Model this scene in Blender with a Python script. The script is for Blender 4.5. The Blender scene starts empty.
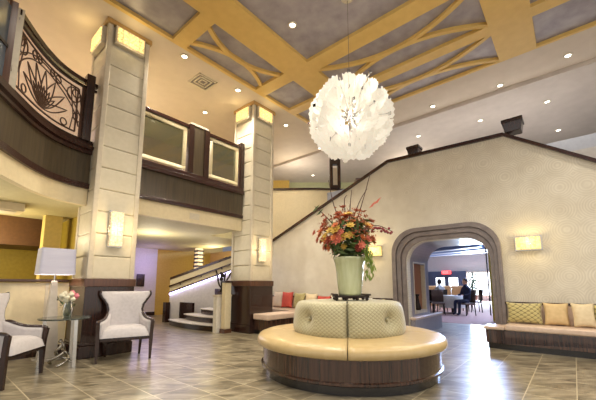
import bpy, math, random
from math import sin, cos, pi, radians, sqrt, atan, atan2
from mathutils import Vector, Matrix
random.seed(7)
S = bpy.context.scene
COL = S.collection

# ------------------------------------------------------------------ helpers
class MB:
    def __init__(s): s.v=[]; s.f=[]; s.mi=[]; s.m=0
    def add(s, vs, fs):
        n=len(s.v); s.v+= [tuple(v) for v in vs]
        for f in fs: s.f.append(tuple(i+n for i in f)); s.mi.append(s.m)
        return s
    def box(s, x0,x1,y0,y1,z0,z1):
        vs=[(x,y,z) for z in (z0,z1) for y in (y0,y1) for x in (x0,x1)]
        return s.add(vs,[(0,2,3,1),(4,5,7,6),(0,1,5,4),(2,6,7,3),(0,4,6,2),(1,3,7,5)])
    def cbox(s, c, sz, rz=0, tap=1.0):
        x,y,z=sz[0]/2,sz[1]/2,sz[2]/2; vs=[]
        for k,zz in enumerate((-z,z)):
            q=tap if k else 1
            for yy in (-y,y):
                for xx in (-x,x):
                    a,b=xx*q,yy*q
                    vs.append((c[0]+a*cos(rz)-b*sin(rz), c[1]+a*sin(rz)+b*cos(rz), c[2]+zz))
        return s.add(vs,[(0,2,3,1),(4,5,7,6),(0,1,5,4),(2,6,7,3),(0,4,6,2),(1,3,7,5)])
    def prism(s, poly, a0, a1, axis='z'):
        n=len(poly)
        def P(p,a):
            return (p[0],p[1],a) if axis=='z' else (a,p[0],p[1]) if axis=='x' else (p[0],a,p[1])
        vs=[P(p,a0) for p in poly]+[P(p,a1) for p in poly]
        fs=[tuple(range(n-1,-1,-1)), tuple(range(n,2*n))]+[(i,(i+1)%n,n+(i+1)%n,n+i) for i in range(n)]
        return s.add(vs,fs)
    def strip(s, inner, outer, a0, a1, axis='z', closed=False):
        """solid between two equal-length 2D polylines, thick from a0 to a1"""
        n=len(inner)
        for i in range(n if closed else n-1):
            j=(i+1)%n
            s.prism([inner[i],inner[j],outer[j],outer[i]],a0,a1,axis)
        return s
    def lathe(s, prof, c=(0,0), n=48, a0=0, a1=2*pi, sx=1, sy=1, caps=False):
        full=abs(a1-a0-2*pi)<1e-6; m=n if full else n+1; k=len(prof); vs=[]
        for i in range(m):
            a=a0+(a1-a0)*i/n
            for r,z in prof: vs.append((c[0]+r*cos(a)*sx,c[1]+r*sin(a)*sy,z))
        fs=[]
        for i in range(n):
            j=(i+1)%m
            for q in range(k-1): fs.append((i*k+q,j*k+q,j*k+q+1,i*k+q+1))
        if caps: fs.append(tuple(range(k-1,-1,-1))); fs.append(tuple(n*k+q for q in range(k)))
        return s.add(vs,fs)
    def tube(s, pts, r, n=8, cap=True, sec=None):
        pts=[Vector(p) for p in pts]; k=len(pts); rs=r if isinstance(r,(list,tuple)) else [r]*k
        vs=[]; prev=None
        for i,p in enumerate(pts):
            d=(pts[min(i+1,k-1)]-pts[max(i-1,0)]).normalized()
            if prev is None:
                up=Vector((0,0,1)) if abs(d.z)<.95 else Vector((1,0,0))
                a=d.cross(up).normalized()
            else:
                a=(prev-d*prev.dot(d)).normalized()
            prev=a; b=d.cross(a)
            for q in range(n):
                t=2*pi*q/n+(pi/4 if n==4 else 0)
                e=(cos(t),sin(t)) if sec is None else (cos(t)*sec[0],sin(t)*sec[1])
                vs.append(p+(a*e[0]+b*e[1])*rs[i])
        fs=[(i*n+q,i*n+(q+1)%n,(i+1)*n+(q+1)%n,(i+1)*n+q) for i in range(k-1) for q in range(n)]
        if cap: fs.append(tuple(range(n-1,-1,-1))); fs.append(tuple((k-1)*n+q for q in range(n)))
        return s.add(vs,fs)
    def ball(s, c, r, n=10, m=7, sc=(1,1,1)):
        vs=[];fs=[]
        for i in range(m+1):
            t=pi*i/m
            for j in range(n):
                a=2*pi*j/n; vs.append((c[0]+r*sc[0]*sin(t)*cos(a),c[1]+r*sc[1]*sin(t)*sin(a),c[2]+r*sc[2]*cos(t)))
        for i in range(m):
            for j in range(n): fs.append((i*n+j,(i+1)*n+j,(i+1)*n+(j+1)%n,i*n+(j+1)%n))
        return s.add(vs,fs)
    def grid(s, fn, nu, nv, flip=False):
        vs=[fn(i/nu,j/nv) for i in range(nu+1) for j in range(nv+1)]
        fs=[]
        for i in range(nu):
            for j in range(nv):
                a=i*(nv+1)+j; q=(a,a+nv+1,a+nv+2,a+1); fs.append(q[::-1] if flip else q)
        return s.add(vs,fs)
    def build(s, name, mat, parent=None, smooth=False, bevel=0, origin=None, bseg=2, sub=0):
        me=bpy.data.meshes.new(name)
        o0=Vector((0,0,0))
        if parent is not None: o0=Vector(parent.get('_o',(0,0,0)))
        elif origin is not None: o0=Vector(origin)
        elif s.v:
            xs=[v[0] for v in s.v]; ys=[v[1] for v in s.v]; zs=[v[2] for v in s.v]
            o0=Vector(((min(xs)+max(xs))/2,(min(ys)+max(ys))/2,min(zs)))
        me.from_pydata([Vector(v)-o0 for v in s.v],[],s.f); me.validate()
        mats=mat if isinstance(mat,(list,tuple)) else [mat]
        for m in mats: me.materials.append(m)
        if len(mats)>1:
            for p,i in zip(me.polygons,s.mi): p.material_index=i
        if smooth:
            for p in me.polygons: p.use_smooth=True
        me.update()
        ob=bpy.data.objects.new(name,me); COL.objects.link(ob)
        import bmesh
        bm=bmesh.new(); bm.from_mesh(me); bmesh.ops.remove_doubles(bm,verts=bm.verts,dist=1e-5)
        bmesh.ops.recalc_face_normals(bm,faces=bm.faces); bm.to_mesh(me); bm.free()
        if parent is not None:
            ob.parent=parent; ob['_o']=tuple(o0)
        else:
            ob.location=o0; ob['_o']=tuple(o0)
        if bevel:
            b=ob.modifiers.new('b','BEVEL'); b.width=bevel; b.segments=bseg; b.limit_method='ANGLE'; b.angle_limit=radians(40)
            if smooth or bseg>1:
                for p in me.polygons: p.use_smooth=True
                try:
                    w=ob.modifiers.new('w','WEIGHTED_NORMAL'); w.keep_sharp=True
                except Exception: pass
        if sub:
            q=ob.modifiers.new('s','SUBSURF'); q.levels=sub; q.render_levels=sub
        return ob

def tag(o,label,cat,group=None,kind=None):
    o['label']=label; o['category']=cat
    if group: o['group']=group
    if kind: o['kind']=kind
    return o
def struct(o): o['kind']='structure'; return o
def thing(name,loc,label,cat,group=None,rz=0):
    e=bpy.data.objects.new(name,None); COL.objects.link(e); e.empty_display_size=.1
    e.location=loc; e.rotation_euler=(0,0,rz); e['_o']=tuple(loc) if rz==0 else (0,0,0)
    return tag(e,label,cat,group)
def local(e): e['_o']=(0,0,0); return e
def copytree(o,parent=None,loc=None,rz=None):
    c=o.copy(); COL.objects.link(c)
    if parent is not None: c.parent=parent
    if loc is not None: c.location=loc
    if rz is not None: c.rotation_euler=(0,0,rz)
    for ch in list(o.children): copytree(ch,c)
    return c

# ------------------------------------------------------------------ materials
def newmat(name):
    m=bpy.data.materials.new(name); m.use_nodes=True
    nt=m.node_tree; b=nt.nodes['Principled BSDF']; return m,nt,b
def N(nt,t,**k):
    n=nt.nodes.new(t)
    for a,v in k.items():
        if a in n.inputs: n.inputs[a].default_value=v
        else: setattr(n,a,v)
    return n
def ramp(nt,stops):
    r=nt.nodes.new('ShaderNodeValToRGB'); e=r.color_ramp.elements
    while len(e)<len(stops): e.new(.5)
    for i,(p,c) in enumerate(stops): e[i].position=p; e[i].color=(*c,1)
    return r
def srgb(r,g,b):
    f=lambda c:(c/255/12.92 if c/255<=.04045 else ((c/255+.055)/1.055)**2.4)
    return (f(r),f(g),f(b))
def mat(name,c1,c2=None,rough=.5,scale=(4,4,4),metal=0,bump=0,noise=4,coat=0,spec=.5,detail=4,emit=None,es=0,sheen=0,trans=0,alpha=1,dist=0):
    m,nt,b=newmat(name); c2=c2 or tuple(x*.88 for x in c1)
    tc=N(nt,'ShaderNodeTexCoord'); mp=N(nt,'ShaderNodeMapping'); mp.inputs['Scale'].default_value=scale
    nz=N(nt,'ShaderNodeTexNoise',Scale=noise,Detail=detail,Distortion=dist)
    nt.links.new(tc.outputs['Object'],mp.inputs[0]); nt.links.new(mp.outputs[0],nz.inputs['Vector'])
    rp=ramp(nt,[(.3,c1),(.7,c2)]); nt.links.new(nz.outputs['Fac'],rp.inputs[0]); nt.links.new(rp.outputs[0],b.inputs['Base Color'])
    b.inputs['Roughness'].default_value=rough; b.inputs['Metallic'].default_value=metal
    b.inputs['Coat Weight'].default_value=coat; b.inputs['Specular IOR Level'].default_value=spec
    b.inputs['Sheen Weight'].default_value=sheen; b.inputs['Transmission Weight'].default_value=trans; b.inputs['Alpha'].default_value=alpha
    if emit: b.inputs['Emission Color'].default_value=(*emit,1); b.inputs['Emission Strength'].default_value=es
    if bump:
        bp=N(nt,'ShaderNodeBump',Strength=bump,Distance=.02); nt.links.new(nz.outputs['Fac'],bp.inputs['Height']); nt.links.new(bp.outputs[0],b.inputs['Normal'])
    m['n']=1
    return m

def mat_floor():
    m,nt,b=newmat('tile'); L=nt.links.new
    g=N(nt,'ShaderNodeNewGeometry'); sp=N(nt,'ShaderNodeSeparateXYZ'); L(g.outputs['Position'],sp.inputs[0])
    def M(op,a,bb=None,c=None):
        n=N(nt,'ShaderNodeMath',operation=op)
        for i,v in enumerate((a,bb,c)):
            if v is None: continue
            if isinstance(v,(int,float)): n.inputs[i].default_value=v
            else: L(v,n.inputs[i])
        return n.outputs[0]
    tx=M('DIVIDE',sp.outputs[0],.4525); ty=M('DIVIDE',M('SUBTRACT',sp.outputs[1],.08),.442)
    fx=M('FRACT',tx); fy=M('FRACT',ty)
    ex=M('MINIMUM',fx,M('SUBTRACT',1,fx)); ey=M('MINIMUM',fy,M('SUBTRACT',1,fy))
    edge=M('LESS_THAN',M('MINIMUM',ex,ey),.011)
    cx=N(nt,'ShaderNodeCombineXYZ'); L(M('FLOOR',tx),cx.inputs[0]); L(M('FLOOR',ty),cx.inputs[1])
    wn=N(nt,'ShaderNodeTexWhiteNoise'); L(cx.outputs[0],wn.inputs['Vector'])
    vm=N(nt,'ShaderNodeVectorMath',operation='MULTIPLY_ADD'); L(wn.outputs['Color'],vm.inputs[0]); vm.inputs[1].default_value=(9,9,9)
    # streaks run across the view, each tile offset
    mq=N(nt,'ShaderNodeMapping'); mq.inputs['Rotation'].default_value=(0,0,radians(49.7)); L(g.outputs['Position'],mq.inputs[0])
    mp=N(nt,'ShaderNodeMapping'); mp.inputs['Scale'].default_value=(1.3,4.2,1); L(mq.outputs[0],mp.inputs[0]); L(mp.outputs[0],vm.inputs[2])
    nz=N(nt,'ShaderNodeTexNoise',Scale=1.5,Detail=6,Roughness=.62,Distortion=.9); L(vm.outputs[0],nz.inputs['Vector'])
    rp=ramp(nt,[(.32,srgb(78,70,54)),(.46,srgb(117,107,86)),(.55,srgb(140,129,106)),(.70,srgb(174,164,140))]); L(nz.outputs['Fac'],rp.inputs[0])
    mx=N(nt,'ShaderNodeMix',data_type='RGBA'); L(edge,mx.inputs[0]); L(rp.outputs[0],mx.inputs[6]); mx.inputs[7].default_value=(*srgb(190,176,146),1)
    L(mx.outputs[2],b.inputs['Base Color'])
    n2=N(nt,'ShaderNodeTexNoise',Scale=3.0,Detail=3); L(g.outputs['Position'],n2.inputs['Vector'])
    mr=N(nt,'ShaderNodeMapRange'); mr.inputs['To Min'].default_value=.24; mr.inputs['To Max'].default_value=.38; L(n2.outputs['Fac'],mr.inputs['Value']); L(mr.outputs[0],b.inputs['Roughness'])
    bp=N(nt,'ShaderNodeBump',Strength=.12,Distance=.01); L(nz.outputs['Fac'],bp.inputs['Height']); L(bp.outputs[0],b.inputs['Normal'])
    b.inputs['Specular IOR Level'].default_value=.7; b.inputs['Coat Weight'].default_value=.2; b.inputs['Coat Roughness'].default_value=.2
    return m
def mat_wallpaper():
    m,nt,b=newmat('wallpaper'); L=nt.links.new
    g=N(nt,'ShaderNodeNewGeometry')
    mp=N(nt,'ShaderNodeMapping'); mp.inputs['Scale'].default_value=(1,2.6,2.6); L(g.outputs['Position'],mp.inputs[0])
    vo=N(nt,'ShaderNodeTexVoronoi',Scale=.9); vo.inputs['Randomness'].default_value=.25; L(mp.outputs[0],vo.inputs['Vector'])
    mu=N(nt,'ShaderNodeMath',operation='MULTIPLY'); mu.inputs[1].default_value=70; L(vo.outputs['Distance'],mu.inputs[0])
    si=N(nt,'ShaderNodeMath',operation='SINE'); L(mu.outputs[0],si.inputs[0])
    mr=N(nt,'ShaderNodeMapRange'); mr.inputs['From Min'].default_value=-1; L(si.outputs[0],mr.inputs['Value'])
    nz=N(nt,'ShaderNodeTexNoise',Scale=7,Detail=5); L(g.outputs['Position'],nz.inputs['Vector'])
    mm=N(nt,'ShaderNodeMath',operation='MULTIPLY'); L(mr.outputs[0],mm.inputs[0]); L(nz.outputs['Fac'],mm.inputs[1])
    rp=ramp(nt,[(.05,srgb(214,206,188)),(.6,srgb(228,221,203))]); L(mm.outputs[0],rp.inputs[0]); n3=N(nt,'ShaderNodeTexNoise',Scale=1.6,Detail=6,Roughness=.6); L(g.outputs['Position'],n3.inputs['Vector']); r3=ramp(nt,[(.35,(.86,.84,.81)),(.65,(1,1,1))]); L(n3.outputs['Fac'],r3.inputs[0]); mx=N(nt,'ShaderNodeMix',data_type='RGBA',blend_type='MULTIPLY'); mx.inputs[0].default_value=1; L(rp.outputs[0],mx.inputs[6]); L(r3.outputs[0],mx.inputs[7]); L(mx.outputs[2],b.inputs['Base Color'])
    bp=N(nt,'ShaderNodeBump',Strength=.10,Distance=.01); L(mm.outputs[0],bp.inputs['Height']); L(bp.outputs[0],b.inputs['Normal'])
    b.inputs['Roughness'].default_value=.45
    return m
def mat_wood(name,c1,c2,axis=2,rough=.3,fine=60,coat=.3):
    m,nt,b=newmat(name); L=nt.links.new
    tc=N(nt,'ShaderNodeTexCoord'); mp=N(nt,'ShaderNodeMapping'); sc=[fine]*3; sc[axis]=1.2; mp.inputs['Scale'].default_value=sc
    L(tc.outputs['Object'],mp.inputs[0]); nz=N(nt,'ShaderNodeTexNoise',Scale=1,Detail=5,Distortion=.4); L(mp.outputs[0],nz.inputs['Vector'])
    rp=ramp(nt,[(.3,c1),(.7,c2)]); L(nz.outputs['Fac'],rp.inputs[0]); L(rp.outputs[0],b.inputs['Base Color'])
    b.inputs['Roughness'].default_value=rough; b.inputs['Coat Weight'].default_value=coat
    return m
def mat_diamond(name,c1,c2,sx=26,sz=26,polar=False,bump=.4):
    m,nt,b=newmat(name); L=nt.links.new
    tc=N(nt,'ShaderNodeTexCoord'); sp=N(nt,'ShaderNodeSeparateXYZ'); L(tc.outputs['Object'],sp.inputs[0])
    def M(op,a,bb=None):
        n=N(nt,'ShaderNodeMath',operation=op)
        for i,v in enumerate((a,bb)):
            if v is None: continue
            if isinstance(v,(int,float)): n.inputs[i].default_value=v
            else: L(v,n.inputs[i])
        return n.outputs[0]
    if polar: h=M('MULTIPLY',M('ARCTAN2',sp.outputs[1],sp.outputs[0]),.85)
    else: h=M('ADD',sp.outputs[0],sp.outputs[1])
    z=sp.outputs[2]
    a=M('SINE',M('MULTIPLY',M('ADD',M('MULTIPLY',h,sx),M('MULTIPLY',z,sz)),2)); c=M('SINE',M('MULTIPLY',M('SUBTRACT',M('MULTIPLY',h,sx),M('MULTIPLY',z,sz)),2))
    v=M('MULTIPLY',M('ABSOLUTE',a),M('ABSOLUTE',c))
    rp=ramp(nt,[(.02,c2),(.3,c1)]); L(v,rp.inputs[0]); L(rp.outputs[0],b.inputs['Base Color'])
    bp=N(nt,'ShaderNodeBump',Strength=bump,Distance=.01); L(v,bp.inputs['Height']); L(bp.outputs[0],b.inputs['Normal'])
    b.inputs['Roughness'].default_value=.6; b.inputs['Sheen Weight'].default_value=.3
    return m
def mat_emit(name,c,s):
    m,nt,b=newmat(name); b.inputs['Base Color'].default_value=(*[x*.25 for x in c],1)
    tc=N(nt,'ShaderNodeTexCoord'); nz=N(nt,'ShaderNodeTexNoise',Scale=30); nt.links.new(tc.outputs['Object'],nz.inputs['Vector'])
    mr=N(nt,'ShaderNodeMapRange'); mr.inputs['From Min'].default_value=.3; mr.inputs['From Max'].default_value=.7; mr.inputs['To Min'].default_value=s*.45; mr.inputs['To Max'].default_value=s*1.5
    nt.links.new(nz.outputs['Fac'],mr.inputs['Value']); nt.links.new(mr.outputs[0],b.inputs['Emission Strength'])
    b.inputs['Emission Color'].default_value=(*c,1); return m

FLOOR=mat_floor(); PAPER=mat_wallpaper()
SOFFIT=mat('soffit_paint',srgb(206,190,170),srgb(200,184,164),rough=.7,noise=1)
CEIL2=mat('hall_ceiling_paint',srgb(196,184,172),srgb(188,176,164),rough=.7,noise=1)
GOLD=mat('gold_paint',srgb(220,184,106),srgb(212,175,98),rough=.45,noise=1.5)
COFFER=mat('metallic_coffer_paint',srgb(170,162,164),srgb(140,132,136),rough=.4,metal=.1,noise=.9,detail=5)
CREAM=mat('cream_paint',srgb(222,206,168),srgb(214,198,160),rough=.6)
OLIVE=mat('olive_gold_paint',srgb(172,148,52),srgb(158,134,44),rough=.6)
OCHRE=mat('ochre_paint',srgb(200,168,84),srgb(188,154,72),rough=.6)
LEATHERP=mat('padded_panel_leather',srgb(216,206,182),srgb(208,198,172),rough=.42,noise=3,bump=.05)
PIPING=mat('pale_piping',srgb(212,200,176),rough=.4)
DARK=mat_wood('espresso_wood',srgb(38,22,18),srgb(56,33,26),rough=.25)
DARKH=mat_wood('espresso_wood_rail',srgb(42,22,18),srgb(62,34,27),axis=0,rough=.22)
BROWN=mat_wood('walnut_wood',srgb(72,44,30),srgb(100,64,44),rough=.3)
FASC=mat_wood('grey_brown_veneer',srgb(66,56,42),srgb(86,74,54),rough=.3,fine=30)
WALNUT=mat_wood('striped_walnut_veneer',srgb(34,22,18),srgb(84,56,42),rough=.25,fine=38,coat=.6)
BLACKW=mat('black_kickboard',srgb(34,30,28),srgb(24,21,20),rough=.2,coat=.5)
TAN=mat('tan_leather',srgb(196,172,124),srgb(186,160,110),rough=.32,noise=2.5,bump=.06,coat=.15)
QUILT=mat_diamond('quilted_sage_fabric',srgb(180,172,136),srgb(148,140,106),24,34,polar=True)
PILGREEN=mat_diamond('sage_diamond_fabric',srgb(190,176,116),srgb(112,100,56),14,20)
WHITEUP=mat('pale_grey_upholstery',srgb(194,188,188),srgb(182,176,176),rough=.6,noise=6,sheen=.3,bump=.04)
PINKB=mat('pinkish_beige_leather',srgb(212,188,168),srgb(200,176,156),rough=.4,bump=.04)
PIL_B=mat('beige_fabric',srgb(216,188,140),srgb(204,176,126),rough=.7,bump=.1)
PIL_C=mat('cream_fabric',srgb(226,208,172),srgb(214,194,154),rough=.7,bump=.1)
PIL_P=mat('oatmeal_fabric',srgb(214,196,178),srgb(200,182,164),rough=.7,bump=.1)
PIL_R=mat('coral_red_fabric',srgb(204,86,70),srgb(186,66,56),rough=.7,bump=.1)
PIL_W=mat('white_fabric',srgb(228,222,208),srgb(216,208,192),rough=.7,bump=.1)
TAUPE=mat('taupe_arch_stone',srgb(132,121,117),srgb(114,104,101),rough=.35,noise=2,coat=.2)
TAUPED=mat('dark_taupe_joint',srgb(92,78,70),rough=.5)
LAVW=mat('tunnel_paint',srgb(150,146,152),srgb(138,134,142),rough=.3,noise=2)
CARPET=mat('terracotta_carpet',srgb(176,134,118),srgb(146,106,94),rough=.9,noise=14,bump=.2)
GREYW=mat('grey_plaster',srgb(164,160,156),srgb(152,148,146),rough=.7)
NAVY=mat('navy_paint',srgb(46,58,82),srgb(40,50,72),rough=.4)
SLATE=mat('slate_blue_beam_paint',srgb(96,108,138),srgb(84,96,124),rough=.5)
METAL=mat('brushed_nickel',srgb(200,196,188),rough=.22,metal=1)
CHROME=mat('chrome',srgb(225,225,225),rough=.08,metal=1)
BLACKM=mat('dark_bronze_metal',srgb(48,38,32),rough=.35,metal=.6)
SHADE=mat('pale_blue_grey_shade_fabric',srgb(196,194,206),srgb(186,184,198),rough=.8,noise=3,scale=(1,1,8),emit=srgb(200,196,214),es=.12)
LAMPBASE=mat('pearl_ceramic',srgb(214,204,190),srgb(204,194,178),rough=.2,coat=.4)
GLASSG=mat('green_tinted_glass',srgb(150,158,138),rough=.03,trans=.9,spec=.6)
FRAMEM=mat('straw_frame_paint',srgb(186,172,134),rough=.5)
BULB=mat_emit('warm_lamp_glow',(1,.9,.75),5)
DISC=mat_emit('downlight_glow',(1,.93,.8),7)
CRYS=mat_emit('warm_crystal_glow',(1,.70,.24),1.25)
SCON=mat_emit('alabaster_glow',(1,.76,.42),1.0)
LEDM=mat_emit('violet_white_led_glow',(.62,.55,1),8)
STRIPM=mat_emit('cool_strip_glow',(.85,.93,1),6)
WIN=mat_emit('daylight_window_glow',(.86,.93,1),3.2)
EXITM=mat_emit('red_sign_glow',(1,.08,.08),2.2)
FROST=mat('frosted_glass_petal',srgb(240,236,226),srgb(232,226,212),rough=.5,trans=.1,noise=9,emit=(1,.95,.86),es=.16)  # weak emission put in so the petals look lit by the bulbs
VASEM=mat('celadon_glass',srgb(196,200,160),srgb(176,180,136),rough=.12,scale=(6,6,.8),coat=.5,noise=3)

# ------------------------------------------------------------------ camera
f=322.; HD=radians(40.34); T=atan(44/322.)
cd=bpy.data.cameras.new('camera'); cam=bpy.data.objects.new('camera',cd); COL.objects.link(cam)
cam.location=(0,0,1.2); cam.rotation_euler=(pi/2+T,0,HD-pi/2)
cd.sensor_width=36; cd.lens=36*f/596; cd.shift_y=41/596; cd.clip_start=.05; cd.clip_end=200
S.camera=cam
ZC=6.2   # main ceiling

# ------------------------------------------------------------------ floor
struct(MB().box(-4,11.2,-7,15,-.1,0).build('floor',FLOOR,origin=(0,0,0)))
struct(MB().box(11.2,28.2,-7,18,-.1,.004).build('floor_restaurant',CARPET,origin=(0,0,0)))

# ------------------------------------------------------------------ ceiling with coffered tray
TX,TY=8.06,5.92; TB=-4
cm=MB()
cm.box(-4,TX,TY,15,ZC,ZC+.4)
cm.box(TX,9.25,-7,15,ZC,ZC+.4)
struct(cm.build('ceiling',SOFFIT,origin=(0,0,0)))
struct(MB().box(9.25,24,-7,15,ZC-.1,ZC+.3).build('ceiling_outer',CEIL2,origin=(0,0,0)))
struct(MB().box(-4,TX,-7,TY,ZC+.075,ZC+.4).build('ceiling_coffer_panels',COFFER,origin=(0,0,0)))
bm_=MB(); z0,z1=ZC-.002,ZC+.085
bm_.box(-4,TX,5.84,TY,z0,z1); bm_.box(8.0,TX,-7,5.84,z0,z1)
bm_.box(-4,8.0,4.17,4.84,z0,z1)
bm_.box(2.9,3.22,4.84,5.84,z0,z1)
bm_.box(5.22,5.6,-7,4.17,z0,z1); bm_.box(5.18,5.52,4.84,5.84,z0,z1); bm_.box(6.48,6.78,4.84,5.84,z0,z1)
bm_.box(6.72,6.99,-7,.16,z0,z1); bm_.box(6.72,6.99,.84,4.17,z0,z1)
bm_.box(-4,5.22,.16,.84,z0,z1); bm_.box(5.6,8.0,.16,.84,z0,z1)
ARC=[.003]
def arc_rib(p0,p1,bulge,w=.085,n=18):
    """curved flat rib from p0 to p1 bulging by vector bulge"""
    inn=[];out=[]
    pts=[]
    for i in range(n+1):
        t=i/n; k=4*t*(1-t); pts.append((p0[0]+(p1[0]-p0[0])*t+bulge[0]*k, p0[1]+(p1[1]-p0[1])*t+bulge[1]*k))
    for i,p in enumerate(pts):
        a=pts[max(i-1,0)]; b=pts[min(i+1,n)]; d=(b[0]-a[0],b[1]-a[1]); l=sqrt(d[0]**2+d[1]**2); nx,ny=-d[1]/l,d[0]/l
        inn.append((p[0]-nx*w/2,p[1]-ny*w/2)); out.append((p[0]+nx*w/2,p[1]+ny*w/2))
    ARC[0]+=.0015; bm_.strip(inn,out,z0+ARC[0],z1,'z')
for x0,x1,bow in ((5.6,6.72,1),(6.99,8.0,1)):
    for y0,y1 in ((.84,4.17),):
        arc_rib((x0,y0),(x0,y1),((x1-x0)/2,0)); arc_rib((x1,y0),(x1,y1),(-(x1-x0)/2,0))
for x0,x1,y0,y1 in ((3.22,5.18,4.84,5.84),):
    arc_rib((x0,y0+.2),(x1,y0+.16),(0,(y1-y0)/2-.17)); arc_rib((x0,y1-.16),(x1,y1-.2),(0,-(y1-y0)/2+.17))
struct(bm_.build('trim_1',GOLD,origin=(0,0,0)))

# ------------------------------------------------------------------ stair wall on the right with the arch
WX=7.8
AI=(1.30,3.10,2.24,.50); AO=(1.08,3.44,2.57,.60)
def arch(y0,y1,zt,r,n=10,zb=0):
    p=[(y0,zb)]
    for i in range(n+1):
        a=pi-(pi/2)*i/n; p.append((y0+r+r*cos(a),zt-r+r*sin(a)))
    for i in range(n+1):
        a=pi/2-(pi/2)*i/n; p.append((y1-r+r*cos(a),zt-r+r*sin(a)))
    p.append((y1,zb)); return p
TOP=[(7.85,2.62),(3.49,4.41),(.88,4.34),(-.5,3.40),(-3.4,1.45)]
poly=[(7.85,0),(7.85,2.62),(3.49,4.41),(.88,4.34),(-.5,3.40),(-3.4,1.45),(-3.4,0)]+arch(*AI)
struct(MB().prism(poly,WX,WX+.22,'x').build('wall_right',PAPER,origin=(0,0,0)))
# dark wood cap that follows the slope
cap=MB()
for a,b in zip(TOP[:-1],TOP[1:]):
    cap.prism([(a[0],a[1]),(b[0],b[1]),(b[0],b[1]+.075),(a[0],a[1]+.075)],WX-.06,WX+.28,'x')
tag(cap.build('wall_cap_rail',DARKH),'long dark wood cap rail running up over the stair wall to its peak','rail')
# arch surround : three stepped bands
t=thing('archway_surround',(WX,2.28,0),'taupe stepped archway surround with rounded top corners around the passage','arch')
k=4
for i in range(3):
    q0,q1=i/3,(i+1)/3
    o=[AO[j]+(AI[j]-AO[j])*q0 for j in range(4)]; n_=[AO[j]+(AI[j]-AO[j])*(q1-.04) for j in range(4)]
    MB().strip(arch(*n_),arch(*o),WX-.11+.035*i,WX-.001,'x').build('arch_band',TAUPE,t)
    if i<2:
        o2=[AO[j]+(AI[j]-AO[j])*(q1-.045) for j in range(4)]; n2=[AO[j]+(AI[j]-AO[j])*(q1+.03) for j in range(4)]
        MB().strip(arch(*n2),arch(*o2),WX-.055+.03*i,WX-.001,'x').build('arch_groove',TAUPED,t)
# tunnel lining (jambs and vault), left jamb has an opening with a framed panel
TE=9.3
tn=MB()
ao=[AI[0]-.15,AI[1]+.15,AI[2]+.15,AI[3]+.1]
A1=arch(*AI); A2=arch(*ao)
L_=len(A1)
tn.strip(A1[:-1],A2[:-1],WX+.2,TE,'x')
# left jamb last segment with hole x 8.25-9.45, z .5-2.0 handled in pieces
ylo,yhi,zj=AI[1],AI[1]+.15,AI[2]-AI[3]
zj=min(zj,1.78)
tn.box(WX+.2,8.2,ylo,yhi,0,1.79); tn.box(9.05,TE,ylo,yhi,0,1.79); tn.box(8.2,9.05,ylo,yhi,0,.48)
struct(tn.build('wall_passage',LAVW,origin=(0,0,0)))
t=thing('jamb_display_window',(8.87,3.1,.48),'white framed niche with a brown wood panel in the left side of the arched passage','window')
fr=MB(); fr.box(8.2,9.05,3.085,3.25,.48,.56); fr.box(8.2,8.23,3.09,3.25,.56,1.79); fr.box(9.0,9.05,3.09,3.25,.56,1.79); fr.box(8.23,9.0,3.09,3.25,1.76,1.79)
fr.build('window_frame',PIPING,t)
MB().box(8.23,9.0,3.2,3.24,.56,1.76).build('back_panel',mat_wood('orange_brown_veneer',srgb(150,88,54),srgb(184,112,72)),t)
tag(MB().lathe([(0,.562),(.07,.562),(.09,.6),(.05,.75),(.03,.9),(.06,.95),(.05,.96)],(8.5,3.14),16).build('dark_vase',BLACKM,smooth=True),'small dark vase standing in the niche of the arched passage','vase')
# low plinth along the jamb
t=thing('passage_plinth',(8.9,3.0,0),'low lavender-grey plinth along the left side of the arched passage','plinth')
MB().box(7.85,9.9,2.98,3.09,0,.36).build('plinth_body',LAVW,t,bevel=.01); MB().box(7.83,9.92,2.95,3.09,.36,.42).build('plinth_cap',PINKB,t,bevel=.012)

# ------------------------------------------------------------------ benches
def soft(mb,x0,x1,y0,y1,z0,z1): return mb.box(x0,x1,y0,y1,z0,z1)
t=thing('built_in_bench',(7.5,-.9,0),'low dark wood bench with pinkish leather seat to the right of the arch','bench')
MB().box(7.30,7.8,-3.4,1.07,0,.11).box(7.30,7.685,1.07,1.36,0,.11).build('kickboard',BLACKW,t)
MB().box(7.22,7.8,-3.4,1.07,.11,.36).box(7.22,7.685,1.07,1.38,.11,.36).build('base',WALNUT,t,bevel=.01)
MB().box(7.20,7.685,1.06,1.42,.36,.42).build('end_ledge',PINKB,t,bevel=.015)
MB().box(7.17,7.8,-3.4,1.06,.36,.47).build('seat_cushion',PINKB,t,bevel=.035,bseg=4)
MB().box(7.7,7.8,-3.4,1.06,.47,.83).build('back_panel',PINKB,t,bevel=.02)
MB().box(7.68,7.8,-3.4,1.09,.83,.87).build('top_rail',DARKH,t,bevel=.008)
t=thing('built_in_bench',(7.5,5,0),'dark wood corner bench with pinkish seat behind the round ottoman','bench')
MB().box(7.30,7.8,3.48,7.8,0,.1).box(5.62,7.30,6.0,6.2,0,.1).build('kickboard',BLACKW,t)
MB().box(7.22,7.8,3.48,7.8,.1,.35).box(5.6,7.22,5.72,6.2,.1,.35).build('base',WALNUT,t)
MB().box(7.17,7.8,3.46,7.8,.35,.49).box(5.55,7.17,5.66,6.2,.35,.49).build('seat_cushion',PINKB,t,bevel=.03,bseg=4)
MB().box(7.7,7.8,3.48,7.8,.49,.83).build('back_panel',PINKB,t,bevel=.02)
MB().box(7.68,7.8,3.47,7.8,.83,.87).build('top_rail',DARKH,t,bevel=.008)

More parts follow.
